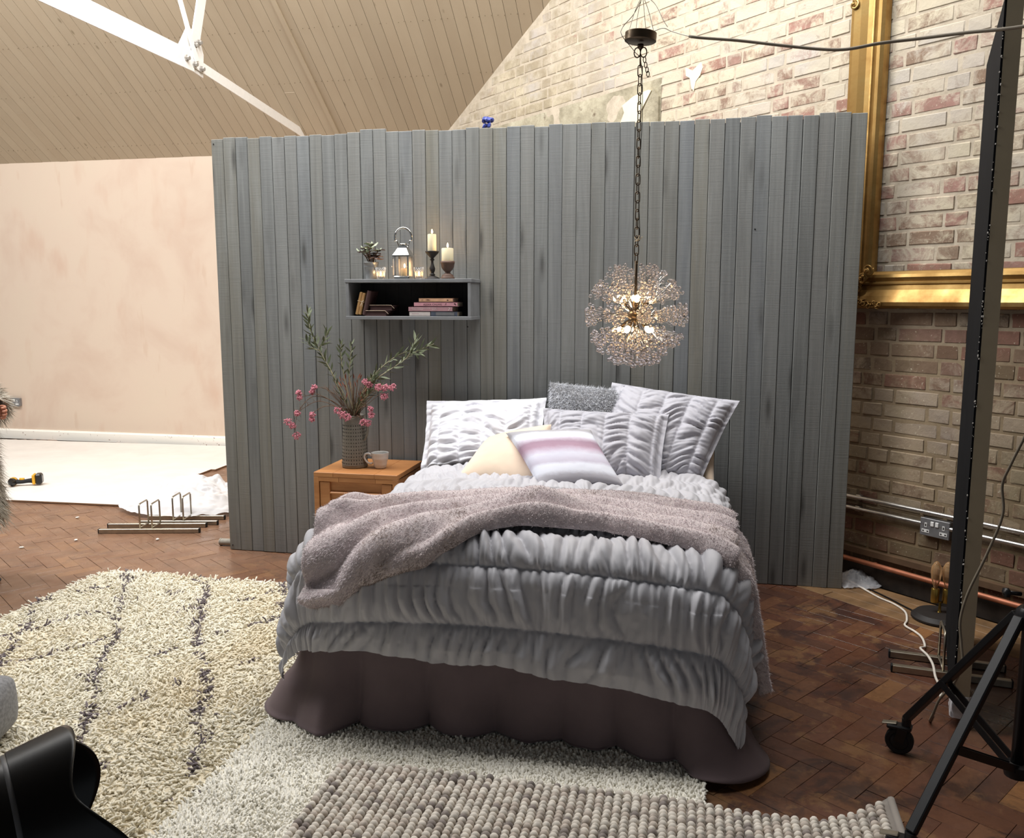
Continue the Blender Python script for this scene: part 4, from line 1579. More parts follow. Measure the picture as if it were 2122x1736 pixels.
# ------------------------------------------------------------------ wall shelf
sx0, sx1, sy0, sy1, sz0, sz1 = -1.825, -1.132, 4.362, 4.553, 1.392, 1.606
sh = thing('wall_shelf', ((sx0 + sx1) / 2, sy1, sz0), 'grey box shelf with dark inside fixed to the plank partition', 'shelf')
MB().box(((sx0 + sx1) / 2, (sy0 + sy1) / 2, sz1 - .009), (sx1 - sx0 + .012, sy1 - sy0, .018), None, .0015).build('top_board', MT['shelf'], sh)
MB().box(((sx0 + sx1) / 2, (sy0 + sy1) / 2, sz0 + .009), (sx1 - sx0 + .006, sy1 - sy0, .018), None, .0015).build('bottom_board', MT['shelf'], sh)
for x in (sx0 + .008, sx1 - .008):
    MB().box((x, (sy0 + sy1) / 2, (sz0 + sz1) / 2), (.016, sy1 - sy0 - .004, sz1 - sz0 - .036), None, .001).build('side_board', MT['shelf'], sh)
bw_ = (sx1 - sx0 - .032) / 9
for k in range(9):
    MB().box((sx0 + .016 + bw_ * (k + .5), sy1 - .008, (sz0 + sz1) / 2), (bw_ - .0015, .012, sz1 - sz0 - .037)).build('back_board', MT['shelf_in'], sh)
ST = sz1 + .0005


def flame(c, h=.028, power=.2, parent=None):
    m_ = MB().lathe([(0, 0), (.0035, .003), (.0052, .009), (.0045, .015), (.0022, .023), (0, h)], c, 10)
    m_.build('flame', MT['flame'], parent, True)
    d = bpy.data.lights.new('flame_light', 'POINT')
    d.energy = power
    d.color = (1, .58, .25)
    d.shadow_soft_size = .012
    o_ = bpy.data.objects.new('flame_light', d)
    COL.objects.link(o_)
    o_.location = tuple(np.array(c) + np.array([0, -.002, h * .6]) - (ploc(parent) if parent is not None else 0))
    o_.parent = parent


def candle(x, y, z, r_, h_, label, fl=.028, pw=.22, mat='wax'):
    c = thing('candle', (x, y, z), label, 'candle')
    MB().lathe([(0, 0), (r_ * .97, 0), (r_, .003), (r_, h_ - .004), (r_ * .94, h_), (r_ * .7, h_ - .003), (0, h_ - .005)], (x, y, z + .0005), 28).build('wax', MT[mat], c, True, autos=True)
    MB().tube([(x, y, z + h_ - .006), (x + .001, y, z + h_ + .006)], .0011, 6).build('wick', MT['iron'], c)
    flame((x + .001, y, z + h_ + .003), fl, pw, c)
    return c


# iron pricket stand with tall candle
ax_, ay_ = -1.362, 4.44
hs = thing('candlestick', (ax_, ay_, ST), 'tall black turned iron candlestick on the wall shelf', 'candle holder')
MB().lathe([(0, 0), (.040, 0), (.041, .004), (.030, .010), (.016, .016), (.012, .020), (.017, .023), (.010, .028), (.009, .034), (.014, .044), (.0155, .056), (.010, .072), (.0065, .086), (.007, .096), (.013, .102), (.008, .108), (.010, .113)], (ax_, ay_, ST), 24).build('stem', MT['iron'], hs, True)
MB().lathe([(.010, .112), (.018, .120), (.033, .136), (.0365, .143), (.0365, .147), (.031, .147), (0, .145)], (ax_, ay_, ST), 24).build('drip_pan', MT['iron'], hs, True)
candle(ax_, ay_, ST + .1465, .0232, .088, 'tall ivory pillar candle burning on the black iron candlestick', .022)
bx_, by_ = -1.274, 4.43
hb = thing('candle_holder', (bx_, by_, ST), 'squat brown turned wooden candle cup on the wall shelf', 'candle holder')
MB().lathe([(0, 0), (.036, 0), (.037, .006), (.034, .010), (.031, .014), (.032, .018), (.024, .024), (.015, .030), (.014, .036), (.017, .040), (.024, .046), (.033, .060), (.036, .078), (.038, .082), (.038, .093), (.033, .0935), (.030, .088), (0, .086)], (bx_, by_, ST), 28).build('cup', MT['wood_d'], hb, True)
candle(bx_, by_, ST + .0868, .0315, .073, 'wide ivory pillar candle burning in the brown wooden cup', .026)

# steel lantern
lx_, ly_ = -1.522, 4.44
lan = thing('lantern', (lx_, ly_, ST), 'polished steel candle lantern with ring handle and open door', 'lantern')
q = .040
MB().box((lx_, ly_, ST + .008), (.086, .086, .016), None, .003).build('base', MT['chrome'], lan)
for dx in (-1, 1):
    for dy in (-1, 1):
        MB().box((lx_ + dx * (q - .004), ly_ + dy * (q - .004), ST + .067), (.007, .007, .104)).build('corner_post', MT['chrome'], lan)
for dx, dy, sx_, sy_ in ((1, 0, .0012, .066), (0, 1, .066, .0012), (0, -1, .066, .0012)):
    MB().box((lx_ + dx * (q - .004), ly_ + dy * (q - .004), ST + .067), (sx_, sy_, .102)).build('pane', MT['pane'], lan)
m = MB()
for z0, h0, h1, z1 in ((.119, .046, .047, .126), (.126, .047, .044, .129), (.129, .044, .024, .164), (.164, .024, .018, .178)):
    v = [(lx_ + a * h0, ly_ + b * h0, ST + z0) for a, b in ((-1, -1), (1, -1), (1, 1), (-1, 1))] + [(lx_ + a * h1, ly_ + b * h1, ST + z1) for a, b in ((-1, -1), (1, -1), (1, 1), (-1, 1))]
    m.add(v, [(0, 1, 5, 4), (1, 2, 6, 5), (2, 3, 7, 6), (3, 0, 4, 7), (4, 5, 6, 7), (3, 2, 1, 0)])
m.build('roof', MT['chrome'], lan)
MB().lathe([(0, .192), (.012, .191), (.021, .187), (.022, .184), (.020, .182), (.008, .180), (.007, .176)], (lx_, ly_, ST), 20).build('cap', MT['chrome'], lan, True)
m = MB()
for s_ in (-1, 1):
    m.tube([(lx_ + s_ * .020, ly_, ST + .162), (lx_ + s_ * .034, ly_, ST + .197), (lx_ + s_ * .036, ly_, ST + .203), (lx_ + s_ * .046, ly_, ST + .204)], .0028, 6)
m.build('handle_arm', MT['chrome'], lan)
aa = np.linspace(R(-18), R(198), 40)
MB().tube([(lx_ + .047 * math.cos(a), ly_, ST + .219 + .052 * math.sin(a)) for a in aa], .0042, 8, flat=1.3).build('ring_handle', MT['chrome'], lan, True)
dm = rotz(R(-62))
m = MB()
hp_ = np.array([lx_ - q + .004, ly_ - q + .002, ST + .067])
for c_, s_ in (((-.034, 0, .048), (.072, .005, .007)), ((-.034, 0, -.048), (.072, .005, .007)), ((-.003, 0, 0), (.007, .005, .1)), ((-.067, 0, 0), (.007, .005, .1))):
    m.box(hp_ + dm @ np.array(c_), s_, dm)
door = m.build('door', MT['chrome'], lan)
MB().box(hp_ + dm @ np.array((-.034, 0, 0)), (.060, .001, .090), dm).build('pane', MT['pane'], door)
MB().ball(hp_ + dm @ np.array((-.060, -.008, 0)), .004, 8, 6).build('knob', MT['chrome'], door, True)
candle(lx_ + .004, ly_, ST + .0165, .021, .040, 'small candle burning inside the steel lantern', .022, .35)


def votive(x, y, label, lit):
    v = thing('votive_glass', (x, y, ST), label, 'candle glass')
    MB().lathe([(0, 0), (.019, 0), (.0205, .004), (.0225, .03), (.0262, .060), (.0272, .064), (.0255, .064), (.0212, .03), (.018, .008), (0, .006)], (x, y, ST + .0003), 24).build('glass', MT['pane'], v, True)
    m_ = MB()
    for row in range(3):
        for k in range(14):
            a = 2 * math.pi * (k + row * .5) / 14
            rr_ = .0245 + row * .0011
            m_.ball((x + rr_ * math.cos(a), y + rr_ * math.sin(a), ST + .040 + row * .008), .0028, 5, 4)
    m_.build('raised_dot', MT['pvc'], v, kind='stuff')
    t_ = thing('tealight', (x, y, ST + .007), lit, 'candle')
    MB().lathe([(0, 0), (.0155, 0), (.0155, .013), (.0145, .013), (.0145, .011), (0, .011)], (x, y, ST + .007), 18).build('cup', MT['galv'], t_, True)
    MB().lathe([(0, .0), (.0143, 0), (0, .0015)], (x, y, ST + .0182), 14).build('wax', MT['wax'], t_)
    flame((x, y, ST + .019), .018, .2, t_)


votive(-1.645, 4.42, 'small clear votive glass left of the steel lantern', 'tealight burning in the glass left of the lantern')
votive(-1.437, 4.44, 'small clear votive glass right of the steel lantern', 'tealight burning in the glass right of the lantern')

# potted succulent
px_, py_ = -1.712, 4.455
pp = thing('potted_succulent', (px_, py_, ST), 'plum and pale green leafed plant in a zinc pot on the wall shelf', 'plant')
MB().lathe([(0, 0), (.030, 0), (.031, .003), (.033, .03), (.0335, .031), (.0335, .034), (.037, .062), (.0385, .064), (.0385, .067), (.0405, .088), (.042, .089), (.042, .092), (.039, .092), (.0365, .07), (0, .07)], (px_, py_, ST), 28).build('pot', MT['zinc'], pp, True)
MB().lathe([(0, .083), (.038, .080)], (px_, py_, ST), 16).build('soil', MT['soil'], pp)
g = random.Random(5)
m = MB()
stems = []
for k in range(9):
    a, rr_ = k * 2.4, g.uniform(.02, .05)
    e = np.array([px_ + rr_ * math.cos(a), py_ + rr_ * math.sin(a) * .8, ST + g.uniform(.11, .165)])
    m.tube(spline([(px_ + .01 * math.cos(a), py_ + .01 * math.sin(a), ST + .078), (px_ + rr_ * .5 * math.cos(a), py_ + rr_ * .5 * math.sin(a), ST + .115), e], 8), .0028, 6)
    stems.append(e)
m.build('stem', MT['twig'], pp, True)
for i, e in enumerate(stems + [np.array([px_, py_, ST + .18])]):
    for k in range(6):
        a = k * 1.05 + i
        d = np.array([math.cos(a), math.sin(a), g.uniform(.1, .7) if e[2] > ST + .14 else g.uniform(-.3, .35)])
        lf = MB()
        L = g.uniform(.028, .044)
        M_ = basis(d)
        M_ = np.stack([M_[:, 2], M_[:, 0], M_[:, 1]], 1)
        v, f = [], []
        for t in np.linspace(0, 1, 6):
            ww = .30 * L * math.sin(math.pi * min(.97, max(.06, t)) ** .8)
            v += [(t * L, -ww, .16 * L * t - .30 * L * t * t + .003), (t * L, 0, .1 * L * t - .30 * L * t * t), (t * L, ww, .16 * L * t - .30 * L * t * t + .003)]
        for q_ in range(5):
            for w_ in range(2):
                b = q_ * 3 + w_
                f.append((b, b + 3, b + 4, b + 1))
        lf.add(np.array(v) @ M_.T + e, f)
        o = lf.build('leaf', MT['leaf_p' if e[2] > ST + .14 and k % 3 else 'leaf_b'], pp, True)


# books on the shelf
SB = sz0 + .0185


def text(s_, parent, loc, rot, size, mat, sx=1.0):
    cu = bpy.data.curves.new('lettering', 'FONT')
    cu.body = s_
    cu.size = size
    cu.extrude = .0002
    cu.space_character = 1.12
    cu.materials.append(mat)
    tmp = bpy.data.objects.new('lettering_curve', cu)
    COL.objects.link(tmp)
    me = bpy.data.meshes.new_from_object(tmp)
    bpy.data.objects.remove(tmp)
    o_ = link('lettering', me, parent)
    o_.location = tuple(np.array(loc) - ploc(parent))
    o_.rotation_euler = rot
    o_.scale = (sx, 1, 1)
    return o_


def book(name, c, size, rot, mat, label, group=None, ax=1):
    """flat lying book: spine faces the viewer"""
    b = thing(name, c, label, 'book', group)
    L, D, H = size
    M_ = rotz(rot)
    c = np.array(c)
    MB().box(c + np.array([0, 0, H / 2]), (L - .004, D - .006, H - .004), M_).build('page_block', MT['pages'], b)
    m_ = MB()
    m_.box(c + np.array([0, 0, .001]), (L, D, .002), M_)
    m_.box(c + np.array([0, 0, H - .001]), (L, D, .002), M_)
    m_.box(c + M_ @ np.array([0, -D / 2 + .001, 0]) + np.array([0, 0, H / 2]), (L, .002, H), M_)
    m_.build('cover', MT[mat], b)
    return b


b = book('book', (-1.415, 4.435, SB), (.115, .12, .0245), 0, 'whiteb', 'off-white paperback at bottom left of the book stack')
m = MB()
for k in range(5):
    m.box((-1.455 + k * .008, 4.3748, SB + .014), (.005, .0006, .002))
m.build('spine_print', MT['mauveb'], b)
b = book('book', (-1.282, 4.435, SB), (.145, .12, .0245), .02, 'blueb', 'dark blue and silver book at bottom right of the book stack')
m = MB()
m.box((-1.275, 4.3735, SB + .0125), (.10, .0008, .018), rotz(.02))
m.build('spine_panel', MT['plate'], b)
m = MB()
for k in range(9):
    m.box((-1.31 + k * .009, 4.3728 + k * .00018, SB + .012), (.006, .0006, .004))
m.build('spine_print', MT['inkw'], b)
b = book('book', (-1.356, 4.44, SB + .025), (.242, .13, .0255), .0, 'mauveb', 'dusky mauve book second from bottom of the stack')
m = MB()
for k in range(11):
    m.box((-1.455 + k * .0095, 4.3747, SB + .025 + .017), (.0075, .0006, .002))
    if k < 7:
        m.box((-1.452 + k * .0085, 4.3747, SB + .025 + .010), (.0065, .0006, .002))
for k in range(3):
    m.box((-1.345 + k * .009, 4.3747, SB + .025 + .017), (.0065, .0006, .002))
    m.box((-1.343 + k * .009, 4.3747, SB + .025 + .010), (.0065, .0006, .002))
m.tube([(-1.255, 4.3747, SB + .045), (-1.249, 4.3747, SB + .042), (-1.253, 4.3747, SB + .035), (-1.257, 4.3747, SB + .030)], .0012, 5)
m.build('spine_print', MT['inkw'], b)
b = book('book', (-1.328, 4.44, SB + .0508), (.238, .125, .0235), .0, 'pinkb', 'pink book with dark red capitals, second from top of the stack')
text('ALEXA CHUNG', b, (-1.395, 4.3772, SB + .0508 + .0065), (R(90), 0, 0), .0135, MT['ink'], 1.0)
m = MB()
m.tube([(-1.276, 4.3772, SB + .0508 + .008), (-1.271, 4.3772, SB + .0508 + .013), (-1.268, 4.3772, SB + .0508 + .017), (-1.273, 4.3772, SB + .0508 + .016)], .0008, 5)
m.ball((-1.222, 4.3772, SB + .0508 + .014), .004, 6, 4, (1.2, .1, 1))
m.ball((-1.217, 4.3772, SB + .0508 + .009), .003, 6, 4, (1.2, .1, 1))
m.build('spine_print', MT['ink'], b)
b = book('book', (-1.327, 4.44, SB + .0745), (.186, .12, .0215), .0, 'peach', 'peach book on top of the book stack')
m = MB()
for x_, h_ in ((-1.404, .009), (-1.398, .007), (-1.385, .002), (-1.378, .010), (-1.374, .010), (-1.368, .011), (-1.364, .008), (-1.359, .010)):
    m.box((x_, 4.3797, SB + .0745 + .0105), (.0014, .0006, h_))
m.box((-1.369, 4.3797, SB + .0745 + .012), (.012, .0006, .0014))
m.ball((-1.262, 4.3797, SB + .0745 + .010), .0042, 6, 4, (1.3, .1, .7))
m.build('spine_print', MT['ink'], b)

# kraft bundle, leaning brown book, two brown pads
b = thing('kraft_book_bundle', (-1.777, 4.42, SB), 'two kraft paper covered books tied with cream twine, leaning at left end of the shelf', 'book')
tl = R(-14)
M_ = np.array([[math.cos(tl), 0, -math.sin(tl)], [0, 1, 0], [math.sin(tl), 0, math.cos(tl)]])
base = np.array([-1.762, 4.43, SB + .0045])
for k in range(2):
    MB().box(base + M_ @ np.array([-.0115 + k * .0165, 0, .062 + .001 * k]), (.0155, .105, .124 - .006 * k), M_, .003).build('book_body', MT['kraft'], b)
m = MB()
m.tube([base + M_ @ np.array(p_) for p_ in ((-.0205, -.0535, .075), (.0145, -.0535, .075), (.0145, .0535, .075), (-.0205, .0535, .075))], .0015, 5, True)
m.tube(spline([base + M_ @ np.array(p_) for p_ in ((.006, -.055, .075), (.014, -.058, .085), (.010, -.057, .078), (.004, -.058, .060), (.001, -.057, .050))], 14), .0017, 5)
m.tube(spline([base + M_ @ np.array(p_) for p_ in ((.006, -.055, .075), (.010, -.058, .065), (.013, -.057, .050))], 10), .0014, 5)
m.build('twine', MT['twine'], b)
b = thing('brown_book', (-1.73, 4.43, SB), 'dark brown cloth book leaning against the kraft bundle', 'book')
base = np.array([-1.728, 4.43, SB + .006])
MB().box(base + M_ @ np.array([0, .002, .066]), (.016, .10, .124), M_).build('page_block', MT['pages'], b)
m = MB()
m.box(base + M_ @ np.array([-.0095, 0, .066]), (.003, .108, .132), M_, .001)
m.box(base + M_ @ np.array([.0095, 0, .066]), (.003, .108, .132), M_, .001)
m.tube([base + M_ @ np.array([0, -.050, z]) for z in (0, .132)], .0105, 12)
m.build('cover', MT['brownbook'], b, True, autos=True)
for nm, c, L, rot in (('lower brown leather pad lying on the shelf floor', (-1.662, 4.425, SB), .122, .0), ('upper brown leather pad lying on the lower one', (-1.640, 4.44, SB + .0295), .125, .06)):
    b = thing('leather_pad', c, nm, 'book', None)
    M2 = rotz(rot)
    MB().box(np.array(c) + np.array([0, 0, .014]), (L - .006, .10, .022), M2).build('page_block', MT['brownbook'], b)
    m = MB()
    m.box(np.array(c) + np.array([0, 0, .0265]), (L, .106, .004), M2, .0015)
    m.box(np.array(c) + np.array([0, 0, .0018]), (L, .106, .0036), M2, .0015)
    m.box(np.array(c) + M2 @ np.array([L / 2 + .004, 0, .020]), (.003, .106, .020), M2 @ np.array([[math.cos(.7), 0, math.sin(.7)], [0, 1, 0], [-math.sin(.7), 0, math.cos(.7)]]), .001)
    m.build('cover', MT['brownbook'], b)
    e = MB()
    e.tube([np.array(c) + M2 @ np.array(p_) for p_ in ((-L / 2, -.0535, .0285), (L / 2 - .006, -.0535, .0285), (L / 2 + .012, -.0535, .012))], .0011, 5)
    e.build('pale_edge', MT['pages'], b)

# ------------------------------------------------------------------ chandelier
cc = np.array([-.22, 3.45, 1.437])
ch = thing('chandelier', tuple(cc), 'round chandelier of clear glass beads lit by warm bulbs, hanging over the bed', 'chandelier')
MB().ball(cc, .034, 20, 12, (1, 1, .7)).build('hub', MT['bronze'], ch, True)
MB().lathe([(0, -.045), (.010, -.043), (.014, -.03), (.020, -.02), (.024, 0), (.018, .02), (.012, .034), (.010, .05), (.006, .075), (.006, .21), (0, .215)], cc + np.array([0, 0, 0]), 18).build('spindle', MT['bronze'], ch, True)
MB().lathe([(0, -.085), (.006, -.08), (.009, -.065), (.006, -.05), (.010, -.04)], cc, 12).build('finial', MT['bronze'], ch, True)
g = random.Random(3)
dirs = []
for el, cnt, ph in ((0, 9, .2), (33, 8, .5), (-33, 9, 0), (62, 5, .3), (-62, 6, .1), (-86, 1, 0)):
    for k in range(cnt):
        a = 2 * math.pi * (k + ph) / cnt
        dirs.append((math.cos(R(el)) * math.cos(a), math.cos(R(el)) * math.sin(a), math.sin(R(el))))
for d in dirs:
    d = np.array(d)
    M_ = basis(d)
    ws, bs = MB(), MB()
    ws.tube([cc + d * .02, cc + d * .075], .0028, 6)
    ws.lathe([(.003, 0), (.006, .004), (.004, .010), (0, .012)], cc + d * .072, 8, M_)
    for k in range(33):
        rr_ = .225 * math.sqrt((k + .5) / 33)
        a = k * 2.4 + g.uniform(-.3, .3)
        dd = d + M_[:, 0] * rr_ * math.cos(a) + M_[:, 1] * rr_ * math.sin(a)
        dd /= np.linalg.norm(dd)
        L = g.choice((.125, .15, .175, .19, .20, .205)) * g.uniform(.95, 1.03)
        p0, p1 = cc + d * .080, cc + dd * L
        ws.tube([p0, p1], .00042, 3, caps=False)
        bs.ball(p1, g.uniform(.0070, .0082), 10, 7)
    sp = ws.build('bead_spray', MT['chrome'], ch)
    bs.build('glass_bead', MT['glassb'], sp, True, kind='stuff')
for el, cnt, ph in ((48, 4, .1), (-38, 5, .45)):
    for k in range(cnt):
        a = 2 * math.pi * (k + ph) / cnt
        d = np.array((math.cos(R(el)) * math.cos(a), math.cos(R(el)) * math.sin(a), math.sin(R(el))))
        ar = MB().tube([cc + d * .02, cc + d * .062], .004, 8)
        ar.lathe([(0, 0), (.008, 0), (.009, .018), (.007, .02)], cc + d * .052, 10, basis(d))
        arm = ar.build('lamp_arm', MT['bronze'], ch, True)
        MB().ball(cc + d * .088, .0115, 12, 8, (1, 1, 1.5), basis(d)).build('bulb', MT['bulb'], arm, True)
        ld = bpy.data.lights.new('bulb_light', 'POINT')
        ld.energy = 4.2
        ld.color = (1, .68, .36)
        ld.shadow_soft_size = .012
        lo = bpy.data.objects.new('bulb_light', ld)
        COL.objects.link(lo)
        lo.parent = ch
        lo.location = tuple(d * .088)
# chain, ceiling rose and its cords
lz = cc[2] + .205
top = 2.415
n = 23
pitch = (top - lz) / n
for k in range(n):
    z = lz + pitch * (k + .5)
    aa = np.linspace(0, 2 * math.pi, 17)[:-1]
    hl_, wl = pitch * .64, .0088
    tw = (0 if k % 2 else math.pi / 2) + rnd.uniform(-.35, .35) + .5
    P_ = []
    for a in aa:
        u, v = wl * math.cos(a), (hl_ - wl) * (1 if math.sin(a) > 0 else -1) * (abs(math.sin(a)) > .01) + wl * math.sin(a)
        P_.append((cc[0] + u * math.cos(tw), cc[1] + u * math.sin(tw), z + v))
    MB().tube(P_, .0021, 6, True).build('chain_link', MT['bronze'], ch, True)
rz = 2.49
MB().lathe([(0, -.026), (.012, -.028), (.012, -.04), (.006, -.046), (0, -.046)], (cc[0], cc[1], rz), 16).build('hook_boss', MT['bronze'], ch, True)
MB().lathe([(0, -.020), (.055, -.020), (.060, -.017), (.060, .012), (.057, .014), (0, .014)], (cc[0], cc[1], rz), 36, np.array(Matrix.Rotation(R(4), 3, 'Y'))).build('ceiling_rose', MT['bronze'], ch, True, autos=True)
m = MB()
for dx in (-.012, .012):
    m.tube([(cc[0] + dx + .012 * math.cos(a), cc[1], rz - .058 + .018 * math.sin(a)) for a in np.linspace(0, 2 * math.pi, 17)[:-1]], .0024, 6, True)
m.build('split_ring', MT['bronze'], ch, True)
m = MB()
for k, (dx, dz) in enumerate(((.016, -.085), (.021, -.105), (.026, -.122), (.030, -.138))):
    m.tube([(cc[0] + dx + .005 * math.cos(a), cc[1] + .004 * math.cos(a), rz + dz + .011 * math.sin(a)) for a in np.linspace(0, 2 * math.pi, 13)[:-1]], .0018, 5, True)
m.build('spare_chain', MT['bronze'], ch, True)
hk = np.array([cc[0] + .004, cc[1], rz + .150])
m = MB()
for dx in (-.045, -.02, .02, .05):
    m.tube(spline([(cc[0] + dx, cc[1] + (dx * .4), rz + .012), (cc[0] + dx * .55, cc[1], rz + .09), hk], 10), .0012, 5)
m.tube(spline([hk, (cc[0] + .05, cc[1], rz + .115), (cc[0] + .085, cc[1] - .005, rz + .05), (cc[0] + .10, cc[1], rz + .028)], 14), .0012, 5)
m.tube([hk + np.array([.012, 0, -.012]), hk + np.array([.11, -.01, .004])], .0022, 6)
m.build('suspension_cord', MT['wcord'], ch)
MB().tube(spline([(hk[0] - .005, hk[1], hk[2] - .02), (cc[0] - .03, cc[1], rz + .08), (cc[0] - .068, cc[1] - .01, rz + .035), (cc[0] - .066, cc[1] - .06, rz - .01), (cc[0] - .02, cc[1] - .02, rz - .06), (cc[0] + .004, cc[1], rz - .10), (cc[0] + .012, cc[1], rz - .3), (cc[0] + .004, cc[1] - .012, rz - .55), (cc[0] + .012, cc[1], rz - .75), (cc[0], cc[1], lz + .1)], 60), .0013, 5).build('flex', MT['dark'], ch)
m = MB()
m.tube(spline([(cc[0] - .008, cc[1] - .01, lz + .10), (cc[0] + .002, cc[1] - .014, lz + .085), (cc[0] + .014, cc[1] - .012, lz + .092), (cc[0] + .022, cc[1] - .012, lz + .10)], 12), .0016, 5)
m.tube(spline([(cc[0] - .008, cc[1] - .012, lz + .082), (cc[0] + .004, cc[1] - .014, lz + .088), (cc[0] + .012, cc[1] - .012, lz + .105)], 12), .0016, 5)
m.build('tie', MT['twine'], ch)
m = MB()
m.lathe([(0, 0), (.012, 0), (.014, .012), (.010, .02), (.004, .03), (.004, 1.60)], hk, 10)
m.tube([hk + np.array([-.028, 0, .004]), hk + np.array([.028, 0, .004])], .009, 8)
tag(m.build('drop_rod', MT['dark'], None, True), 'black drop rod and hook holding the chandelier cords', 'hook')
# mains flex running to the right
cp = [(cc[0] + .05, cc[1], rz + .017), (cc[0] + .085, cc[1], rz + .025), (cc[0] + .12, cc[1], rz + .010), (-.02, 3.42, 2.468), (.14, 3.38, 2.435), (.28, 3.34, 2.40), (.415, 3.30, 2.368), (.50, 3.27, 2.355), (.60, 3.23, 2.358), (.707, 3.18, 2.352), (.83, 3.09, 2.338), (.95, 2.99, 2.318), (1.10, 2.86, 2.31), (1.5, 2.5, 2.33), (2.2, 1.9, 2.5)]
fx = thing('mains_cable', (cc[0] + .12, cc[1], rz), 'brown grey mains cable running from ceiling rose across to the right', 'cable')
P_ = spline(cp, 110)
MB().tube(P_[:24], .0016, 6).build('bare_cores', MT['wcord'], fx, True)
MB().tube(P_[22:], .0056, 8).build('sheath', MT['cord'], fx, True)

# ------------------------------------------------------------------ gilt picture frame on the brick wall
fr = thing('gilt_frame', tuple(bw(-2.2, 1.46, .04)), 'huge empty gilt frame with scrolled corner hanging on the brick wall', 'picture frame')
FP = [(0, 0), (0, .055), (.012, .072), (.03, .078), (.06, .066), (.09, .05), (.112, .046), (.118, .054), (.126, .054), (.132, .046), (.138, .050), (.15, .058), (.165, .055), (.178, .042), (.182, .02), (.182, 0)]


def frame_rail(o0, o1, i0, i1):
    """profile swept between mitred ends; o/i outer and inner corner (s, z)"""
    V_, n_ = [], len(FP)
    for (a, b) in ((o0, i0), (o1, i1)):
        for (t, h_) in FP:
            u = t / .182
            V_.append(bw(a[0] + (b[0] - a[0]) * u, a[1] + (b[1] - a[1]) * u, h_ + .012))
    f = [(k, (k + 1) % n_, n_ + (k + 1) % n_, n_ + k) for k in range(n_)]
    m_ = MB().add(V_, f + [tuple(range(n_)), tuple(range(2 * n_ - 1, n_ - 1, -1))])
    return m_


fs0, fs1, fz0, fz1 = -2.785, .10, 1.455, 4.1
wd = .185
for rail in (((fs0, fz0), (fs1, fz0), (fs0 + wd, fz0 + wd), (fs1 - wd, fz0 + wd)), ((fs0, fz1), (fs0, fz0), (fs0 + wd, fz1 - wd), (fs0 + wd, fz0 + wd)), ((fs1, fz0), (fs1, fz1), (fs1 - wd, fz0 + wd), (fs1 - wd, fz1 - wd))):
    fix_normals(frame_rail(*rail).build('rail', MT['gold'], fr))


def scrollwork(name, s_, z_, pts, parent):
    m_ = MB()
    for (x, y, r_, turns, sg, ph) in pts:
        P2 = []
        for t in np.linspace(0, 1, 26):
            a = ph + sg * turns * 2 * math.pi * t
            rr_ = r_ * (1 - .82 * t)
            P2.append(bw(s_ + x + rr_ * math.cos(a), z_ + y + rr_ * math.sin(a), .085 + .018 * t))
        m_.tube(P2, np.linspace(r_ * .20, r_ * .26, 26), 7)
        m_.ball(P2[-1], r_ * .26, 7, 5)
    return m_.build(name, MT['gold'], parent, True)


gg = random.Random(4)
pts = []
for k in range(16):
    t = k / 15
    pts.append((.03 + .165 * t + .014 * gg.uniform(-1, 1), .03 + .165 * t + .014 * gg.uniform(-1, 1), .024 + .008 * gg.random(), 1.15, 1 if k % 2 else -1, gg.uniform(0, 6)))
    pts.append((.05 + .215 * t, .020 + .030 * (1 - t) + .010 * gg.uniform(-1, 1), .026 * (1 - .45 * t), 1.1, 1 if k % 2 else -1, gg.uniform(0, 6)))
    pts.append((.020 + .03 * (1 - t) + .010 * gg.uniform(-1, 1), .05 + .215 * t, .026 * (1 - .45 * t), 1.1, 1 if k % 2 else -1, gg.uniform(0, 6)))
    if k < 10:
        pts.append((.05 + .09 * gg.random(), .05 + .09 * gg.random(), .022, 1.1, 1 if k % 2 else -1, gg.uniform(0, 6)))
scrollwork('corner_ornament', fs0 - .005, fz0 - .005, pts, fr)
scrollwork('side_ornament', fs0 + .01, 3.0, [(.02, .02, .03, 1.2, 1, 0), (.02, -.045, .026, 1.1, -1, 2), (.015, .07, .03, 1.2, 1, 4), (.025, .12, .028, 1.1, -1, 1)], fr)

# ------------------------------------------------------------------ conduits, socket, copper pipe on the brick wall
m = MB()
for name, z, lab, off, r_, mat in (('conduit', .456, 'upper galvanised conduit running along the brick wall', .03, .011, 'galv'), ('conduit', .395, 'lower galvanised conduit running into the double socket', .03, .011, 'galv')):
    m = MB().tube([bw(-4.2, z + .003, off), bw(-2.0, z, off), bw(1.4, z - .012, off)], r_, 12)
    c = thing(name, tuple(bw(-2.2, z, 0)), lab, 'pipe')
    m.build('tube', MT[mat], c, True)
    for s_ in (-2.62, -1.75, -.8):
        MB().box(bw(s_, z, off * .55), (.03, off * 1.1, .028), BM, .003).build('saddle', MT[mat], c)
m = MB().tube([bw(-4.2, .125, .045), bw(-2.0, .118, .045), bw(1.4, .108, .045)], .0135, 12)
c = thing('copper_pipe', tuple(bw(-2.2, .12, 0)), 'old copper pipe running low along the sooty skirting of the brick wall', 'pipe')
m.build('tube', MT['copper'], c, True)
for s_ in (-2.5, -1.6, -.4):
    MB().box(bw(s_, .12, .022), (.02, .045, .02), BM, .002).build('clip', MT['copper'], c)


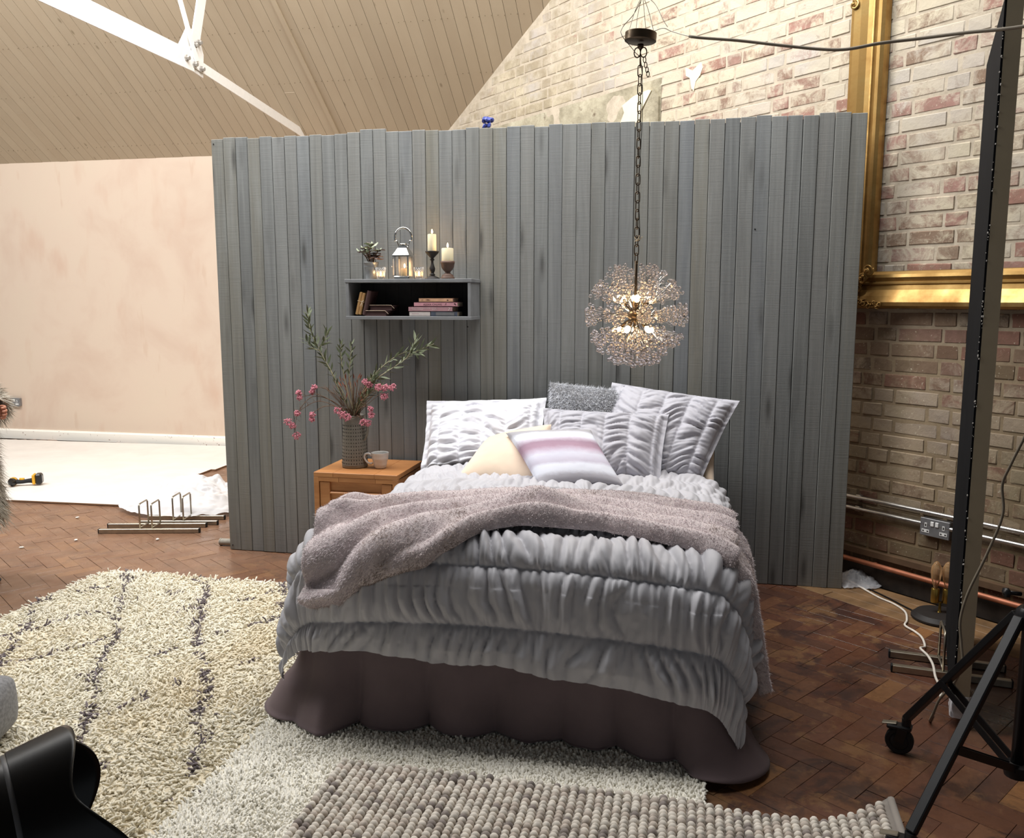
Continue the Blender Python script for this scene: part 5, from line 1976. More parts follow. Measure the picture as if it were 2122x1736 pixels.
def socket(c, Mx, label, power=None):
    c = np.array(c, float)
    sk = thing('wall_socket', tuple(c), label, 'socket')

    def at(x, y, z):
        return c + Mx @ np.array([x, y, z])
    MB().box(at(0, .018, 0), (.146, .036, .086), Mx, .004).build('back_box', MT['plate'], sk)
    MB().box(at(0, .038, 0), (.148, .005, .088), Mx, .002).build('face_plate', MT['plate'], sk)
    for dx in (-.012, .012):
        MB().box(at(dx, .042, .020), (.017, .006, .024), Mx, .002).build('switch', MT['pvc'], sk)
    for dx in (-.045, .045):
        m_ = MB().box(at(dx, .041, .010), (.012, .002, .022), Mx)
        m_.box(at(dx, .041, -.020), (.038, .002, .016), Mx)
        m_.build('pin_surround', MT['pvc'], sk)
        m_ = MB().box(at(dx, .0423, .010), (.006, .001, .012), Mx)
        for e in (-.011, .011):
            m_.box(at(dx + e, .0423, -.020), (.008, .001, .006), Mx)
        m_.build('pin_hole', MT['hole'], sk)
    return sk


socket(bw(-2.19, .384, .0), BM, 'grey metal double socket with white switches on the brick wall')
socket((-7.14, 7.9, .40), np.array([[-1., 0, 0], [0, -1, 0], [0, 0, 1]]) @ np.array([[1., 0, 0], [0, 1, 0], [0, 0, 1]]), 'grey metal socket low on the pink plaster wall')

# ------------------------------------------------------------------ polystyrene board standing in its steel holder
near, far = np.array([.938, 3.105, 0]), np.array([1.150, 3.975, 0])
dr_ = (far - near) / np.linalg.norm(far - near)
ndr = np.array([dr_[1], -dr_[0], 0])
pb = thing('poly_board', tuple((near + far) / 2), 'tall black faced polystyrene board with taupe edge standing at right of the set', 'board')
MB().box((near + far) / 2 + ndr * .003 + np.array([0, 0, .036 + 1.205]), (np.linalg.norm(far - near), .006, 2.41), np.stack([dr_, ndr, [0, 0, 1]], 1)).build('black_face', MT['blackp'], pb)
MB().box((near + far) / 2 + ndr * .030 + np.array([0, 0, .036 + 1.205]), (np.linalg.norm(far - near), .047, 2.408), np.stack([dr_, ndr, [0, 0, 1]], 1)).build('core', MT['taupe'], pb)
g = random.Random(9)
m = MB()
for k in range(110):
    z = .05 + 2.36 * g.random()
    s_ = g.uniform(.0008, .0024)
    m.ball(near + ndr * (.0035 + g.uniform(-.004, .003)) - dr_ * .001 + np.array([0, 0, z]), s_, 5, 4, (1, 1, g.uniform(.8, 2)))
m.build('edge_chip', MT['chip'], pb, kind='stuff')
m = MB()
P = []
nu, nv = 30, 12
uu, vv = np.meshgrid(np.linspace(0, 2 * np.pi, nu), np.linspace(0, 1, nv), indexing='ij')
ex = np.abs(np.cos(uu)) ** .3 * np.sign(np.cos(uu))
ey = np.abs(np.sin(uu)) ** .3 * np.sign(np.sin(uu))
wr_ = (fbm(uu * 4, vv * 5, 3, 5) - .5) * .010
cen = near + dr_ * .05 + ndr * .027
Pw = cen + (ex * (.056 + wr_))[..., None] * dr_ + (ey * (.033 + wr_))[..., None] * ndr + (.038 + vv * .085 + wr_ * .8)[..., None] * np.array([0, 0, 1])
fast('bubble_wrap', Pw.reshape(-1, 3), grid_faces(nu, nv), MT['film'], pb)


def board_stand(A, B, L, gap, label, hoops=(.40, .46), hh=.19):
    """two square rails lying on the floor with U hoops between them"""
    A = np.array([A[0], A[1], 0.])
    d = np.array([B[0], B[1], 0.]) - A
    d /= np.linalg.norm(d)
    n_ = np.array([-d[1], d[0], 0])
    st = thing('board_stand', tuple(A + d * L / 2), label, 'stand')
    Mx = np.stack([d, n_, [0, 0, 1]], 1)
    for k in range(2):
        r0 = MB().box(A + d * L / 2 + n_ * gap * k + np.array([0, 0, .0155]), (L, .026, .028), Mx, .002).build('rail', MT['steel'], st)
        for e in (0, L):
            MB().box(A + d * e + n_ * gap * k + np.array([0, 0, .0155]), (.008, .028, .030), Mx, .002).build('end_cap', MT['rubber'], r0)
    for u in hoops:
        b = A + d * L * u
        z0 = .03
        P2 = [b + np.array([0, 0, z0])] + [b + np.array([0, 0, hh - .012])] + [b + n_ * .012 + np.array([0, 0, hh])] + [b + n_ * (gap - .012) + np.array([0, 0, hh])] + [b + n_ * gap + np.array([0, 0, hh - .012])] + [b + n_ * gap + np.array([0, 0, z0])]
        MB().tube(P2, .0055, 8).build('hoop', MT['steel'], st, True)
        MB().tube([b + np.array([0, 0, .034]), b + n_ * gap + np.array([0, 0, .034])], .0045, 8).build('cross_rod', MT['steel'], st, True)
    return st


board_stand((-3.715, 4.715), (-3.085, 4.86), .645, .135, 'front one of two low steel board stands on the parquet, left of the partition', (.41, .53))
board_stand((-3.585, 4.955), (-3.08, 5.06), .52, .14, 'rear one of two low steel board stands on the parquet, beside the plastic film', (.43, .56))
rs_ = board_stand((.838, 3.552), (1.262, 3.488), .43, .15, 'low steel board stand holding the tall black board on the right', (.435, .62), .185)

# ------------------------------------------------------------------ black light stand on casters
hub = np.array([.925, 2.5, 0])
ls = thing('light_stand', tuple(hub), 'black wheeled light stand at the lower right in front of the board', 'light stand')
MB().tube([hub + np.array([.012, 0, .16]), hub + np.array([.012, 0, 2.2])], .0175, 16).build('column', MT['dark'], ls, True)
MB().lathe([(.018, 0), (.034, 0), (.036, .01), (.036, .05), (.028, .06), (.018, .06)], hub + np.array([.012, 0, .60]), 16).build('upper_collar', MT['dark'], ls, True, autos=True)
MB().lathe([(.018, 0), (.032, 0), (.034, .008), (.034, .035), (.018, .04)], hub + np.array([.012, 0, .165]), 16).build('lower_collar', MT['dark'], ls, True, autos=True)
m = MB().tube([hub + np.array([-.02, -.01, .70]), hub + np.array([-.055, -.02, .705])], .006, 8)
m.lathe([(0, 0), (.008, .002), (.014, .006), (.014, .016), (0, .020)], hub + np.array([-.05, -.02, .705]), 8, basis((-1, -.2, 0)))
m.build('clamp_knob', MT['dark'], ls, True)
feet = [np.array([.735, 2.875, .125]), np.array([.60, 2.235, .118]), np.array([1.36, 2.42, .118])]
for i, f_ in enumerate(feet):
    p0 = hub + np.array([.0, 0, .635]) + (f_ - hub) * np.array([.06, .06, 0])
    MB().bar(p0, f_, .028, .022, (0, 0, 1), .003).build('leg', MT['dark'], ls)
    mid = p0 + (f_ - p0) * .62
    lo_ = hub + np.array([.012, 0, .185])
    br_ = MB()
    side = np.cross(f_ - p0, (0, 0, 1))
    side /= np.linalg.norm(side)
    for e in (-.014, .014):
        br_.bar(mid + side * e, lo_ + side * e, .004, .022, (0, 0, 1))
    br_.build('brace', MT['dark'], ls)
    cs = MB().tube([f_, np.array([f_[0], f_[1], .085])], .015, 12)
    dirn = np.array([-.8, .3, 0]) / np.linalg.norm([-.8, .3, 0])
    sd = np.array([-dirn[1], dirn[0], 0])
    wc = np.array([f_[0], f_[1], .0445]) + dirn * .018
    cs.bar(wc + np.array([0, 0, .050]) - dirn * .036, wc + np.array([0, 0, .046]) + dirn * .040, .040, .014, (0, 0, 1), .004)
    for e in (-.017, .017):
        cs.bar(wc + sd * e * 1.15 + np.array([0, 0, .048]) - dirn * .01, wc + sd * e, .004, .03, dirn)
    ca = cs.build('caster', MT['dark'], ls, True, autos=True)
    MB().lathe([(0, -.015), (.023, -.015), (.028, -.012), (.030, -.014), (.041, -.014), (.044, -.010), (.044, .010), (.041, .014), (.030, .014), (.028, .012), (.023, .015), (0, .015)], wc, 28, basis(sd)).build('wheel', MT['rubber'], ca, True, autos=True)
    MB().bar(wc + np.array([0, 0, .058]) + dirn * .01, wc + np.array([0, 0, .050]) + dirn * .056, .022, .006, (0, 0, 1), .002).build('brake_lever', MT['steel'], ca)

# ------------------------------------------------------------------ white laminate boards being laid at the back
lf = thing('laminate_flooring', (-5.5, 6.5, 0), 'patch of white laminate boards part laid over the parquet by the pink wall', 'flooring')
ya = R(2.2)
La = rotz(ya)
orig = np.array([-4.0, 5.375, 0])
ends = [1.35, 1.15, .12, -.02, .02, -.10, -.06, -.02, .05, .12, .2, .26, .3]
lam_mesh = {}


def lam_board(x0, x1, y0, w_, parent):
    me_ = MB()
    c_ = orig + La @ np.array([(x0 + x1) / 2, y0 + w_ / 2, .010])
    me_.box(c_, (x1 - x0 - .0015, w_ - .0015, .012), La, .0008)
    o_ = me_.build('board', MT['white_floor'], parent)
    o_.data.materials.append(MT['floor_core'])
    for p_ in o_.data.polygons:
        if abs(p_.normal.z) < .4:
            p_.material_index = 1
    return o_


for r_ in range(14):
    x1 = (ends + [.3])[r_]
    y0 = r_ * .19
    first = True
    while x1 > -4.6:
        L = 1.25 if not first else rnd.uniform(.5, 1.25)
        first = False
        pc = orig + La @ np.array([x1 - L / 2, y0 + .19, 0])
        if (orig + La @ np.array([x1, y0 + .19, 0]))[1] < 7.868 and (orig + La @ np.array([x1, y0, 0]))[0] > -8.5:
            lam_board(x1 - L, x1, y0, .19, lf)
        x1 -= L

# crumpled film heap
nu, nv = 130, 200
U, V_ = np.meshgrid(np.linspace(0, 1, nu), np.linspace(0, 2 * np.pi, nv), indexing='ij')


def crumple(x, y, f, sd):
    a = np.abs(2 * vnoise(x * f + .8 * fbm(x * f, y * f, 2, sd), y * f, sd + 1) - 1)
    b_ = np.abs(2 * vnoise(x * f * 2.3, y * f * 2.3 + fbm(x * f * 2, y * f, 2, sd + 4), sd + 2) - 1)
    return .62 * a + .38 * b_


def cvn(V_, f, sd):
    return vnoise(3 + np.cos(V_) * f, 3 + np.sin(V_) * f, sd)


rad = .36 + .16 * cvn(V_, 1.6, 3) + .05 * cvn(V_, 6, 4)
rx_ = U * rad
X_, Y_ = rx_ * np.cos(V_), rx_ * np.sin(V_)
hx_ = (.17 * np.cos(np.clip(U, 0, 1) * np.pi / 2) ** 1.2) * (.75 + .5 * fbm(X_ * 5, Y_ * 5, 3, 9)) + .055 * crumple(X_, Y_, 9, 19) * np.clip(1.15 - U, 0, 1) ** .5
Pf = np.stack([-3.56 + X_ * 1.05 + .12 * (1 - U), 5.50 + Y_ * .80, .024 + hx_], -1)
tag(fast('packing_film', Pf.reshape(-1, 3), grid_faces(nu, nv), MT['film_w'], smooth=True), 'heap of crumpled white packing film on the floor behind the steel board stands', 'film')
nu, nv = 80, 120
U, V_ = np.meshgrid(np.linspace(0, 1, nu), np.linspace(0, 2 * np.pi, nv), indexing='ij')
rad = .10 + .06 * cvn(V_, 2, 13)
rx_ = U * rad
X_, Y_ = rx_ * np.cos(V_), rx_ * np.sin(V_)
hx_ = .045 * np.cos(U * np.pi / 2) * (.6 + .8 * fbm(X_ * 14, Y_ * 14, 3, 29)) + .028 * crumple(X_, Y_, 26, 39) * np.clip(1.15 - U, 0, 1) ** .5
Pf = np.stack([.915 + X_ * .9 + Y_ * .25, 4.70 + Y_ * 1.15, .006 + hx_], -1)
tag(fast('plastic_bag', Pf.reshape(-1, 3), grid_faces(nu, nv), MT['film'], smooth=True), 'crumpled clear plastic bag on the floor at right end of the partition', 'bag')

# cordless drill lying on the white boards
dl = thing('cordless_drill', (-5.2, 5.79, .017), 'black and yellow cordless drill lying on the white laminate boards', 'drill')
dz = .018
a0 = np.array([-5.285, 5.745, dz + .034])
d1 = np.array([.86, .46, .02]) / np.linalg.norm([.86, .46, .02])
n1 = np.array([-d1[1], d1[0], 0])
Md = basis(d1)
MB().lathe([(0, -.055), (.014, -.055), (.018, -.045), (.030, -.028), (.033, 0), (.033, .03), (.028, .036), (0, .036)], a0, 18, basis(n1)).build('motor_housing', MT['hood'], dl, True, autos=True)
MB().lathe([(.0335, -.012), (.0345, -.008), (.0345, .016), (.0335, .02)], a0, 18, basis(n1)).build('yellow_band', MT['yellow'], dl, True)
m = MB().tube(spline([a0 + d1 * .015, a0 + d1 * .06 + np.array([0, 0, -.004]), a0 + d1 * .115, a0 + d1 * .15], 14), [.026, .025, .023, .0215, .021, .0205, .0205, .0205, .021, .022, .023, .025, .027, .028], 12, flat=.8)
m.build('grip', MT['rubber'], dl, True)
MB().tube([a0 + d1 * .05 + np.array([0, 0, .018]), a0 + d1 * .085 + np.array([0, 0, .016])], .010, 10).build('yellow_panel', MT['yellow'], dl, True)
bc_ = a0 + d1 * .175 + np.array([0, 0, .012])
Mb = np.stack([d1, n1, np.cross(d1, n1)], 1)
MB().box(bc_ - d1 * .018, (.022, .080, .082), Mb, .008).build('yellow_shoe', MT['yellow'], dl)
MB().box(bc_ + d1 * .016, (.050, .078, .086), Mb, .012).build('battery', MT['hood'], dl)
MB().box(bc_ + d1 * .042, (.003, .05, .05), Mb, .001).build('battery_label', MT['plate'], dl)

# small scraps of plaster on the parquet
g = random.Random(12)
for k, (x, y, lab) in enumerate(((-4.12, 5.02, 'white plaster crumb nearest the drill and the white boards'), (-3.74, 4.53, 'white plaster crumb just in front of the steel stand rails'), (-3.25, 4.65, 'white plaster flake nearest the partition, right of the other crumbs'), (-3.95, 4.32, 'white plaster crumb nearest the fur coat, left of the other crumbs'))):
    m = MB().ball((x, y, .007), .012, 6, 4, (1.3, .9, .35), rotz(g.uniform(0, 3)))
    tag(m.build('plaster_crumb', MT['chip']), lab, 'crumb', 'white crumbs scattered on the parquet')


# ------------------------------------------------------------------ rugs
def rug(name, x0, x1, y0, y1, th, mat, label, rag=.0):
    t_ = thing(name, ((x0 + x1) / 2, (y0 + y1) / 2, 0), label, 'rug')
    MB().box(((x0 + x1) / 2, (y0 + y1) / 2, th / 2 + .002), (x1 - x0, y1 - y0, th), None, .003).build('backing', mat, t_)
    return t_


bx0, bx1, by0, by1 = -3.13, -1.435, 1.30, 4.00
rg = rug('berber_rug', bx0, bx1, by0, by1, .010, MT['rug_base'], 'cream shaggy rug with thin grey diamond lines, left of the bed')
sp_ = .0105
gx, gy = np.meshgrid(np.arange(bx0, bx1, sp_), np.arange(by0, by1, sp_), indexing='ij')
B = np.stack([gx.ravel(), gy.ravel(), np.full(gx.size, .010)], 1)
B[:, :2] += rng.uniform(-.005, .005, (len(B), 2))
# only rounded corner at the back left
cx, cy = bx0 + .10, by1 - .10
keep = ~((B[:, 0] < cx) & (B[:, 1] > cy) & (np.hypot(B[:, 0] - cx, B[:, 1] - cy) > .10))
B = B[keep]
nB = len(B)
fl = fbm(B[:, 0] * 3, B[:, 1] * 3, 3, 61) * 2 * np.pi * 2
lay = np.stack([np.cos(fl), np.sin(fl), np.zeros(nB)], 1) * .5 + np.array([.25, -.45, 0]) + rng.normal(0, .45, (nB, 3)) * np.array([1, 1, .2])
D = lay * .85 + np.array([0, 0, .46])
# edge tufts lean outwards
for ax_i, v0, sg in ((0, bx0, -1), (0, bx1, 1), (1, by1, 1)):
    e = np.clip(1 - np.abs(B[:, ax_i] - v0) / .03, 0, 1)
    D[:, ax_i] += sg * e * 1.1
L = rng.uniform(.026, .042, nB)
V, F, per_ = strands(B, D, L, rng.uniform(.0030, .0043, nB), rng.normal(0, .006, (nB, 3)) + np.array([0, 0, -.010]), 2, 4)
wob1 = (fbm(B[:, 0] * 4, B[:, 1] * 4, 3, 66) - .5) * .10
c1 = B[:, 0] * 1.05 + B[:, 1] * .635 + wob1
c2 = B[:, 0] * 1.05 - B[:, 1] * .635 + wob1
d1_ = np.abs((c1 + .125 + .235) % .47 - .235)
d2_ = np.abs((c2 + 3.36 + .215) % .43 - .215)
th1 = .008 + .008 * vnoise(B[:, 0] * 9, B[:, 1] * 9, 5)
gap = vnoise(B[:, 0] * 13, B[:, 1] * 13, 77)
line = ((d1_ < th1) & (gap > .22)) | ((d2_ < th1 * .8) & (gap > .5))
base = np.array(sr(243, 237, 219)) * rng.uniform(.9, 1.05, (nB, 1))
warm = np.clip((fbm(B[:, 0] * 2.2, B[:, 1] * 2.2, 3, 70) - .5) * 3, 0, 1)[:, None]
base = base * (1 - warm * .55) + np.array(sr(222, 206, 172)) * warm * .55
base = np.where(line[:, None], np.array(sr(124, 114, 118)) * rng.uniform(.7, 1.25, (nB, 1)), base)
colr = np.repeat(np.clip(base, 0, 1), per_, 0)
fast('wool_pile', V, F, MT['pile'], rg, True, col=colr, kind='stuff')

wx0, wx1, wy0, wy1 = -1.425, .075, 1.35, 2.84
rg = rug('white_rug', wx0, wx1, wy0, wy1, .012, MT['white_base'], 'plain white deep pile rug under the foot of the bed')
sp_ = .0072
gx, gy = np.meshgrid(np.arange(wx0, wx1, sp_), np.arange(wy0, wy1, sp_), indexing='ij')
B = np.stack([gx.ravel(), gy.ravel(), np.full(gx.size, .012)], 1)
B[:, :2] += rng.uniform(-.0035, .0035, (len(B), 2))
keep = ~((B[:, 0] > -1.03) & (B[:, 1] < 2.36)) & ~((B[:, 0] > -1.2) & (B[:, 0] < 0) & (B[:, 1] > 2.72))
B = B[keep]
nB = len(B)
D = np.stack([(fbm(B[:, 0] * 14, B[:, 1] * 14, 3, 5) - .5) * 2.2, (fbm(B[:, 0] * 14, B[:, 1] * 14, 3, 15) - .5) * 2.2, np.ones(nB)], 1) + rng.normal(0, .3, (nB, 3))
for ax_i, v0, sg in ((0, wx0, -1), (0, wx1, 1)):
    D[:, ax_i] += sg * np.clip(1 - np.abs(B[:, ax_i] - v0) / .02, 0, 1) * .9
V, F, per_ = strands(B, D, rng.uniform(.012, .019, nB), rng.uniform(.0034, .0046, nB), rng.normal(0, .004, (nB, 3)), 1, 3)
colr = np.repeat(np.clip(np.array(sr(250, 246, 234)) * rng.uniform(.9, 1.05, (nB, 1)), 0, 1), per_, 0)
fast('wool_pile', V, F, MT['pile'], rg, True, col=colr, kind='stuff')

# grey woven loop rug, its right corner curling up off the parquet
gx0, gx1, gy1 = -1.06, .60, 2.395
rg = thing('loop_rug', (-.2, 1.9, 0), 'grey beige woven loop rug with curled right corner, lying across the white rug', 'rug')


def loop_z(x, y):
    x, y = np.asarray(x, float), np.asarray(y, float)
    zr = np.where(x < .05, .024, .024 - .018 * np.clip((x - .05) / .12, 0, 1))
    curl = np.clip((x - .38) / .22, 0, 1) ** 2 * np.clip(1 - (gy1 + .05 - y) / .55, 0, 1)
    return zr + curl * .055


nu, nv = 60, 40
U, V_ = np.meshgrid(np.linspace(gx0, gx1, nu), np.linspace(1.30, gy1, nv), indexing='ij')
yshift = np.clip((U - .3) / .3, 0, 1) ** 2 * .09
P = np.stack([U, V_ + yshift, loop_z(U, V_) + .001], -1)
o = fast('backing', P.reshape(-1, 3), grid_faces(nu, nv), MT['grey_base'], rg)
o.modifiers.new('thickness', 'SOLIDIFY').thickness = -.006
m = MB().ball((0, 0, 0), 1, 8, 5)
bv, bf = np.concatenate(m.V), m.F
bq = np.array([f for f in bf if len(f) == 4])
bt3 = np.array([f for f in bf if len(f) == 3])
VV, CC, Fq, Ft, k0 = [], [], [], [], 0
col_w, row_p = .0265, .0185
ncol = int((gx1 - gx0) / col_w)
for i in range(ncol):
    x = gx0 + (i + .5) * col_w
    ys = np.clip((x - .3) / .3, 0, 1) ** 2 * .09
    for j in range(48):
        y = gy1 - (j + .5 * (i % 2)) * row_p + ys - .004
        if y < 1.6:
            continue
        z = float(loop_z(x, y - ys))
        v = bv * np.array([.0132, .0112, .0125]) * rnd.uniform(.9, 1.1)
        v = v @ np.array(Matrix.Rotation(rnd.uniform(-.5, .5), 3, 'Z')).T + np.array([x + rnd.uniform(-.0015, .0015), y + rnd.uniform(-.0015, .0015), z + .012 + rnd.uniform(-.002, .002)])
        VV.append(v)
        t = rnd.random()
        c = np.array(sr(222, 214, 202)) if t < .66 else (np.array(sr(198, 186, 174)) if t < .92 else np.array(sr(148, 138, 132)))
        cc_ = np.repeat((c * rnd.uniform(.88, 1.08))[None], len(v), 0)
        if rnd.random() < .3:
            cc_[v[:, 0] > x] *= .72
        CC.append(cc_)
        Fq.append(bq + k0)
        Ft.append(bt3 + k0)
        k0 += len(v)
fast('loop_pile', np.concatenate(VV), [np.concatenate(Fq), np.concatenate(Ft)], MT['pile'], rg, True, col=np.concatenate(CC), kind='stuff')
# bound end of the curled edge
m = MB()
ye = np.linspace(1.6, gy1 + .085, 60)
pe = [(gx1 + .006, y, float(loop_z(gx1, y - .09)) + .006) for y in ye]
m.tube(pe, .011, 8)
m.build('bound_edge', MT['grey_base'], rg, True)

# ------------------------------------------------------------------ cables on the right, brass bulb lamp
cp = [(.70, 4.74, .02), (.843, 4.70, .012), (.90, 4.60, .008), (.965, 4.447, .007), (1.02, 4.36, .007), (1.048, 4.256, .007), (1.03, 4.14, .007), (1.006, 4.07, .007), (1.032, 4.00, .007), (1.045, 3.93, .007), (1.03, 3.82, .010), (.99, 3.735, .034), (1.0, 3.66, .034), (.995, 3.56, .036), (.985, 3.48, .020), (.985, 3.40, .007), (.965, 3.33, .007)]
t_ = thing('white_flex', (.97, 4.1, 0), 'white flex winding over the parquet towards the black board', 'cable')
MB().tube(spline(cp, 110), .0052, 8).build('sheath', MT['wcord'], t_, True)
cp = [(.64, 4.80, .012), (.86, 4.745, .007), (.93, 4.60, .007), (1.0, 4.47, .007), (1.06, 4.34, .007), (1.12, 4.22, .007)]
t_ = thing('black_flex', (.93, 4.5, 0), 'thin black flex on the floor beside the clear plastic bag', 'cable')
MB().tube(spline(cp, 50), .0036, 6).build('sheath', MT['dark'], t_, True)
cp = [(1.18, 2.8, 1.9), (1.11, 2.87, 1.45), (1.055, 2.93, 1.13), (1.02, 2.97, .98), (1.008, 3.0, .90), (1.016, 3.0, .80), (.985, 3.02, .66), (.94, 3.03, .52), (.922, 3.03, .42), (.928, 3.02, .34), (.932, 3.01, .27), (.915, 3.03, .19), (.885, 3.06, .12), (.872, 3.08, .05), (.875, 3.12, .008), (.90, 3.18, .006)]
t_ = thing('grey_flex', (.93, 3.0, 0), 'grey beige flex hanging down in front of the taupe board edge', 'cable')
MB().tube(spline(cp, 120), .0046, 8).build('sheath', MT['cord'], t_, True)

lb = np.array([1.185, 4.20, 0])
lp = thing('bulb_lamp', tuple(lb), 'brass lamp with bare amber bulb on a round black base by the brick wall', 'lamp')
MB().lathe([(0, .001), (.115, .001), (.122, .008), (.122, .016), (.112, .022), (.106, .030), (.102, .034), (.055, .038), (0, .038)], lb, 36).build('base', MT['iron'], lp, True, autos=True)
MB().lathe([(.012, .036), (.007, .042), (.0055, .08), (.009, .083), (.009, .088)], lb, 12).build('stem', MT['brass'], lp, True)
for dx in (-.025, .025):
    MB().lathe([(0, .084), (.017, .084), (.018, .087), (.018, .150), (.016, .153), (0, .153)], lb + np.array([dx, -.002, 0]), 18).build('lamp_holder', MT['brass'], lp, True, autos=True)
MB().lathe([(.008, .153), (.010, .165), (.020, .195), (.0245, .23), (.022, .255), (.012, .275), (.004, .283), (0, .284)], lb + np.array([-.025, 0, 0]), 20).build('bulb', MT['amber'], lp, True)
MB().lathe([(.008, .153), (.010, .165), (.020, .195), (.0245, .23), (.022, .255), (.012, .275), (.004, .283), (0, .284)], lb + np.array([.025, 0, 0]), 20).build('bulb', MT['amber'], lp, True)
MB().tube([lb + np.array([-.025, 0, .16]), lb + np.array([-.030, 0, .22]), lb + np.array([-.020, 0, .25]), lb + np.array([-.025, 0, .165])], .0008, 4).build('filament', MT['copper'], lp)

# ------------------------------------------------------------------ foreground: lens, pouf and the person at the left edge
la = np.array([.665, .727, .071])
la /= np.linalg.norm(la)
lc = np.array([-.2708, .3383, 1.2514])        # centre of the hood mouth
cl_ = thing('camera', tuple(lc - la * .2), 'black camera lens with petal hood poking in at the lower left', 'camera')
Ml = basis(la, (0, 0, 1))
MB().lathe([(.030, -.19), (.040, -.19), (.0405, -.186), (.0405, -.150), (.0415, -.148), (.0415, -.118), (.0405, -.116), (.0405, -.098), (.0425, -.090), (.0425, -.074), (.030, -.074)], lc + la * .034, 48, Ml).build('lens_barrel', MT['hood'], cl_, True, autos=True)
rb = MB()
for k in range(60):
    a = 2 * math.pi * k / 60
    rb.box(lc + la * .034 + Ml @ np.array([.0418 * math.cos(a), .0418 * math.sin(a), -.133]), (.0022, .0022, .026), Ml @ rotz(a))
rb.build('grip_rib', MT['rubber'], cl_, kind='stuff')
MB().lathe([(.0424, -.0745), (.0428, -.0735), (.0428, -.072), (.0424, -.071)], lc + la * .034, 48, Ml).build('silver_ring', MT['plate'], cl_, True)
nu, nv = 96, 14
U, V_ = np.meshgrid(np.linspace(0, 2 * np.pi, nu + 1)[:-1], np.linspace(0, 1, nv), indexing='ij')
pet = .5 + .5 * np.cos(2 * U)
tipz = -.022 + .013 * (.5 + .5 * np.cos(4 * U)) ** .8 - .007 * np.cos(2 * U) + .006
zz = -.038 + (tipz + .038) * V_
rr_ = .0435 + .0062 * np.clip((zz + .038) / .038, 0, 1.2)
outr = np.stack([rr_ * np.cos(U), rr_ * np.sin(U), zz], -1)
inn = np.stack([(rr_ - .0018) * np.cos(U), (rr_ - .0018) * np.sin(U), zz], -1)
Ph = np.concatenate([outr, inn[:, ::-1]], 1)
fast('petal_hood', (Ph.reshape(-1, 3)) @ Ml.T + lc, grid_faces(nu, 2 * nv, True), MT['hood'], cl_)
MB().lathe([(0, -.082), (.020, -.080), (.034, -.076), (.036, -.074)], lc + la * .034, 32, Ml).build('front_glass', MT['pane'], cl_, True)
bc0 = lc - la * .20
MB().box(bc0, (.10, .14, .08), Ml, .012).build('camera_body', MT['hood'], cl_)
MB().box(bc0 + Ml @ np.array([.065, 0, .005]), (.04, .06, .06), Ml, .012).build('prism_hump', MT['hood'], cl_)

pf = thing('lump', (-2.14, 2.17, 0), 'grey flecked felt pouf cut off by the left edge, behind the lens', 'lump')  # unidentified grey flecked shape, modelled as a rounded felt block
m = MB().box((-2.355, 2.20, .136), (.36, .36, .225), rotz(.25), .045)
o = fix_normals(m.build('body', MT['felt'], pf, True))
bv_ = o.modifiers.new('round', 'SUBSURF')
bv_.levels = bv_.render_levels = 2

# person in a fur coat, standing just out of frame
pc_ = np.array([-3.775, 3.62, 0])
ps = thing('person', tuple(pc_), 'person in a long shaggy grey fur coat standing at the left edge with forearm bent', 'person')


def skin_mesh(name, joints, edges, mat, parent, root=0, sub=2):
    V_ = [np.array(j[0], float) - ploc(parent) for j in joints]
    me = bpy.data.meshes.new(name)
    me.from_pydata([tuple(v) for v in V_], edges, [])
    o_ = link(name, me, parent)
    md = o_.modifiers.new('skin', 'SKIN')
    lay_ = me.skin_vertices[0] if me.skin_vertices else None
    if lay_ is None:
        bpy.context.view_layer.objects.active = o_
        bpy.context.view_layer.update()
        lay_ = me.skin_vertices[0]
    for i, j in enumerate(joints):
        r_ = j[1] if isinstance(j[1], tuple) else (j[1], j[1])
        lay_.data[i].radius = r_
        lay_.data[i].use_root = i == root
    md.use_smooth_shade = True
    ss = o_.modifiers.new('smooth', 'SUBSURF')
    ss.levels = ss.render_levels = sub
    me.materials.append(mat)
    return o_


def q_(x, y, z):
    return pc_ + np.array([x, y, z])


# facing the bed (+x); x forward, y to the person's left
J = [(q_(0, 0, .92), (.14, .11)), (q_(0, 0, 1.12), (.12, .10)), (q_(0, 0, 1.34), (.15, .11)), (q_(.01, 0, 1.43), (.06, .06)), (q_(.02, 0, 1.50), (.052, .052)), (q_(.035, 0, 1.60), (.085, .075)), (q_(.03, 0, 1.68), (.070, .065)),
     (q_(0, .09, .84), .085), (q_(.01, .10, .48), .058), (q_(-.01, .10, .10), .038), (q_(.09, .11, .045), .034), (q_(.15, .11, .035), .026),
     (q_(0, -.09, .84), .085), (q_(.01, -.10, .48), .058), (q_(-.01, -.10, .10), .038), (q_(.09, -.11, .045), .034), (q_(.15, -.11, .035), .026),
     (q_(0, .17, 1.36), .058), (q_(-.01, .22, 1.10), .044), (q_(.16, .16, .96), .034), (q_(.255, .10, .935), .026),
     (q_(0, -.17, 1.36), .058), (q_(-.01, -.22, 1.10), .044), (q_(.18, -.17, .96), .034), (q_(.285, -.12, .935), .026)]
E_ = [(0, 1), (1, 2), (2, 3), (3, 4), (4, 5), (5, 6), (0, 7), (7, 8), (8, 9), (9, 10), (10, 11), (0, 12), (12, 13), (13, 14), (14, 15), (15, 16), (2, 17), (17, 18), (18, 19), (19, 20), (2, 21), (21, 22), (22, 23), (23, 24)]
skin_mesh('body', J, E_, MT['skin'], ps)
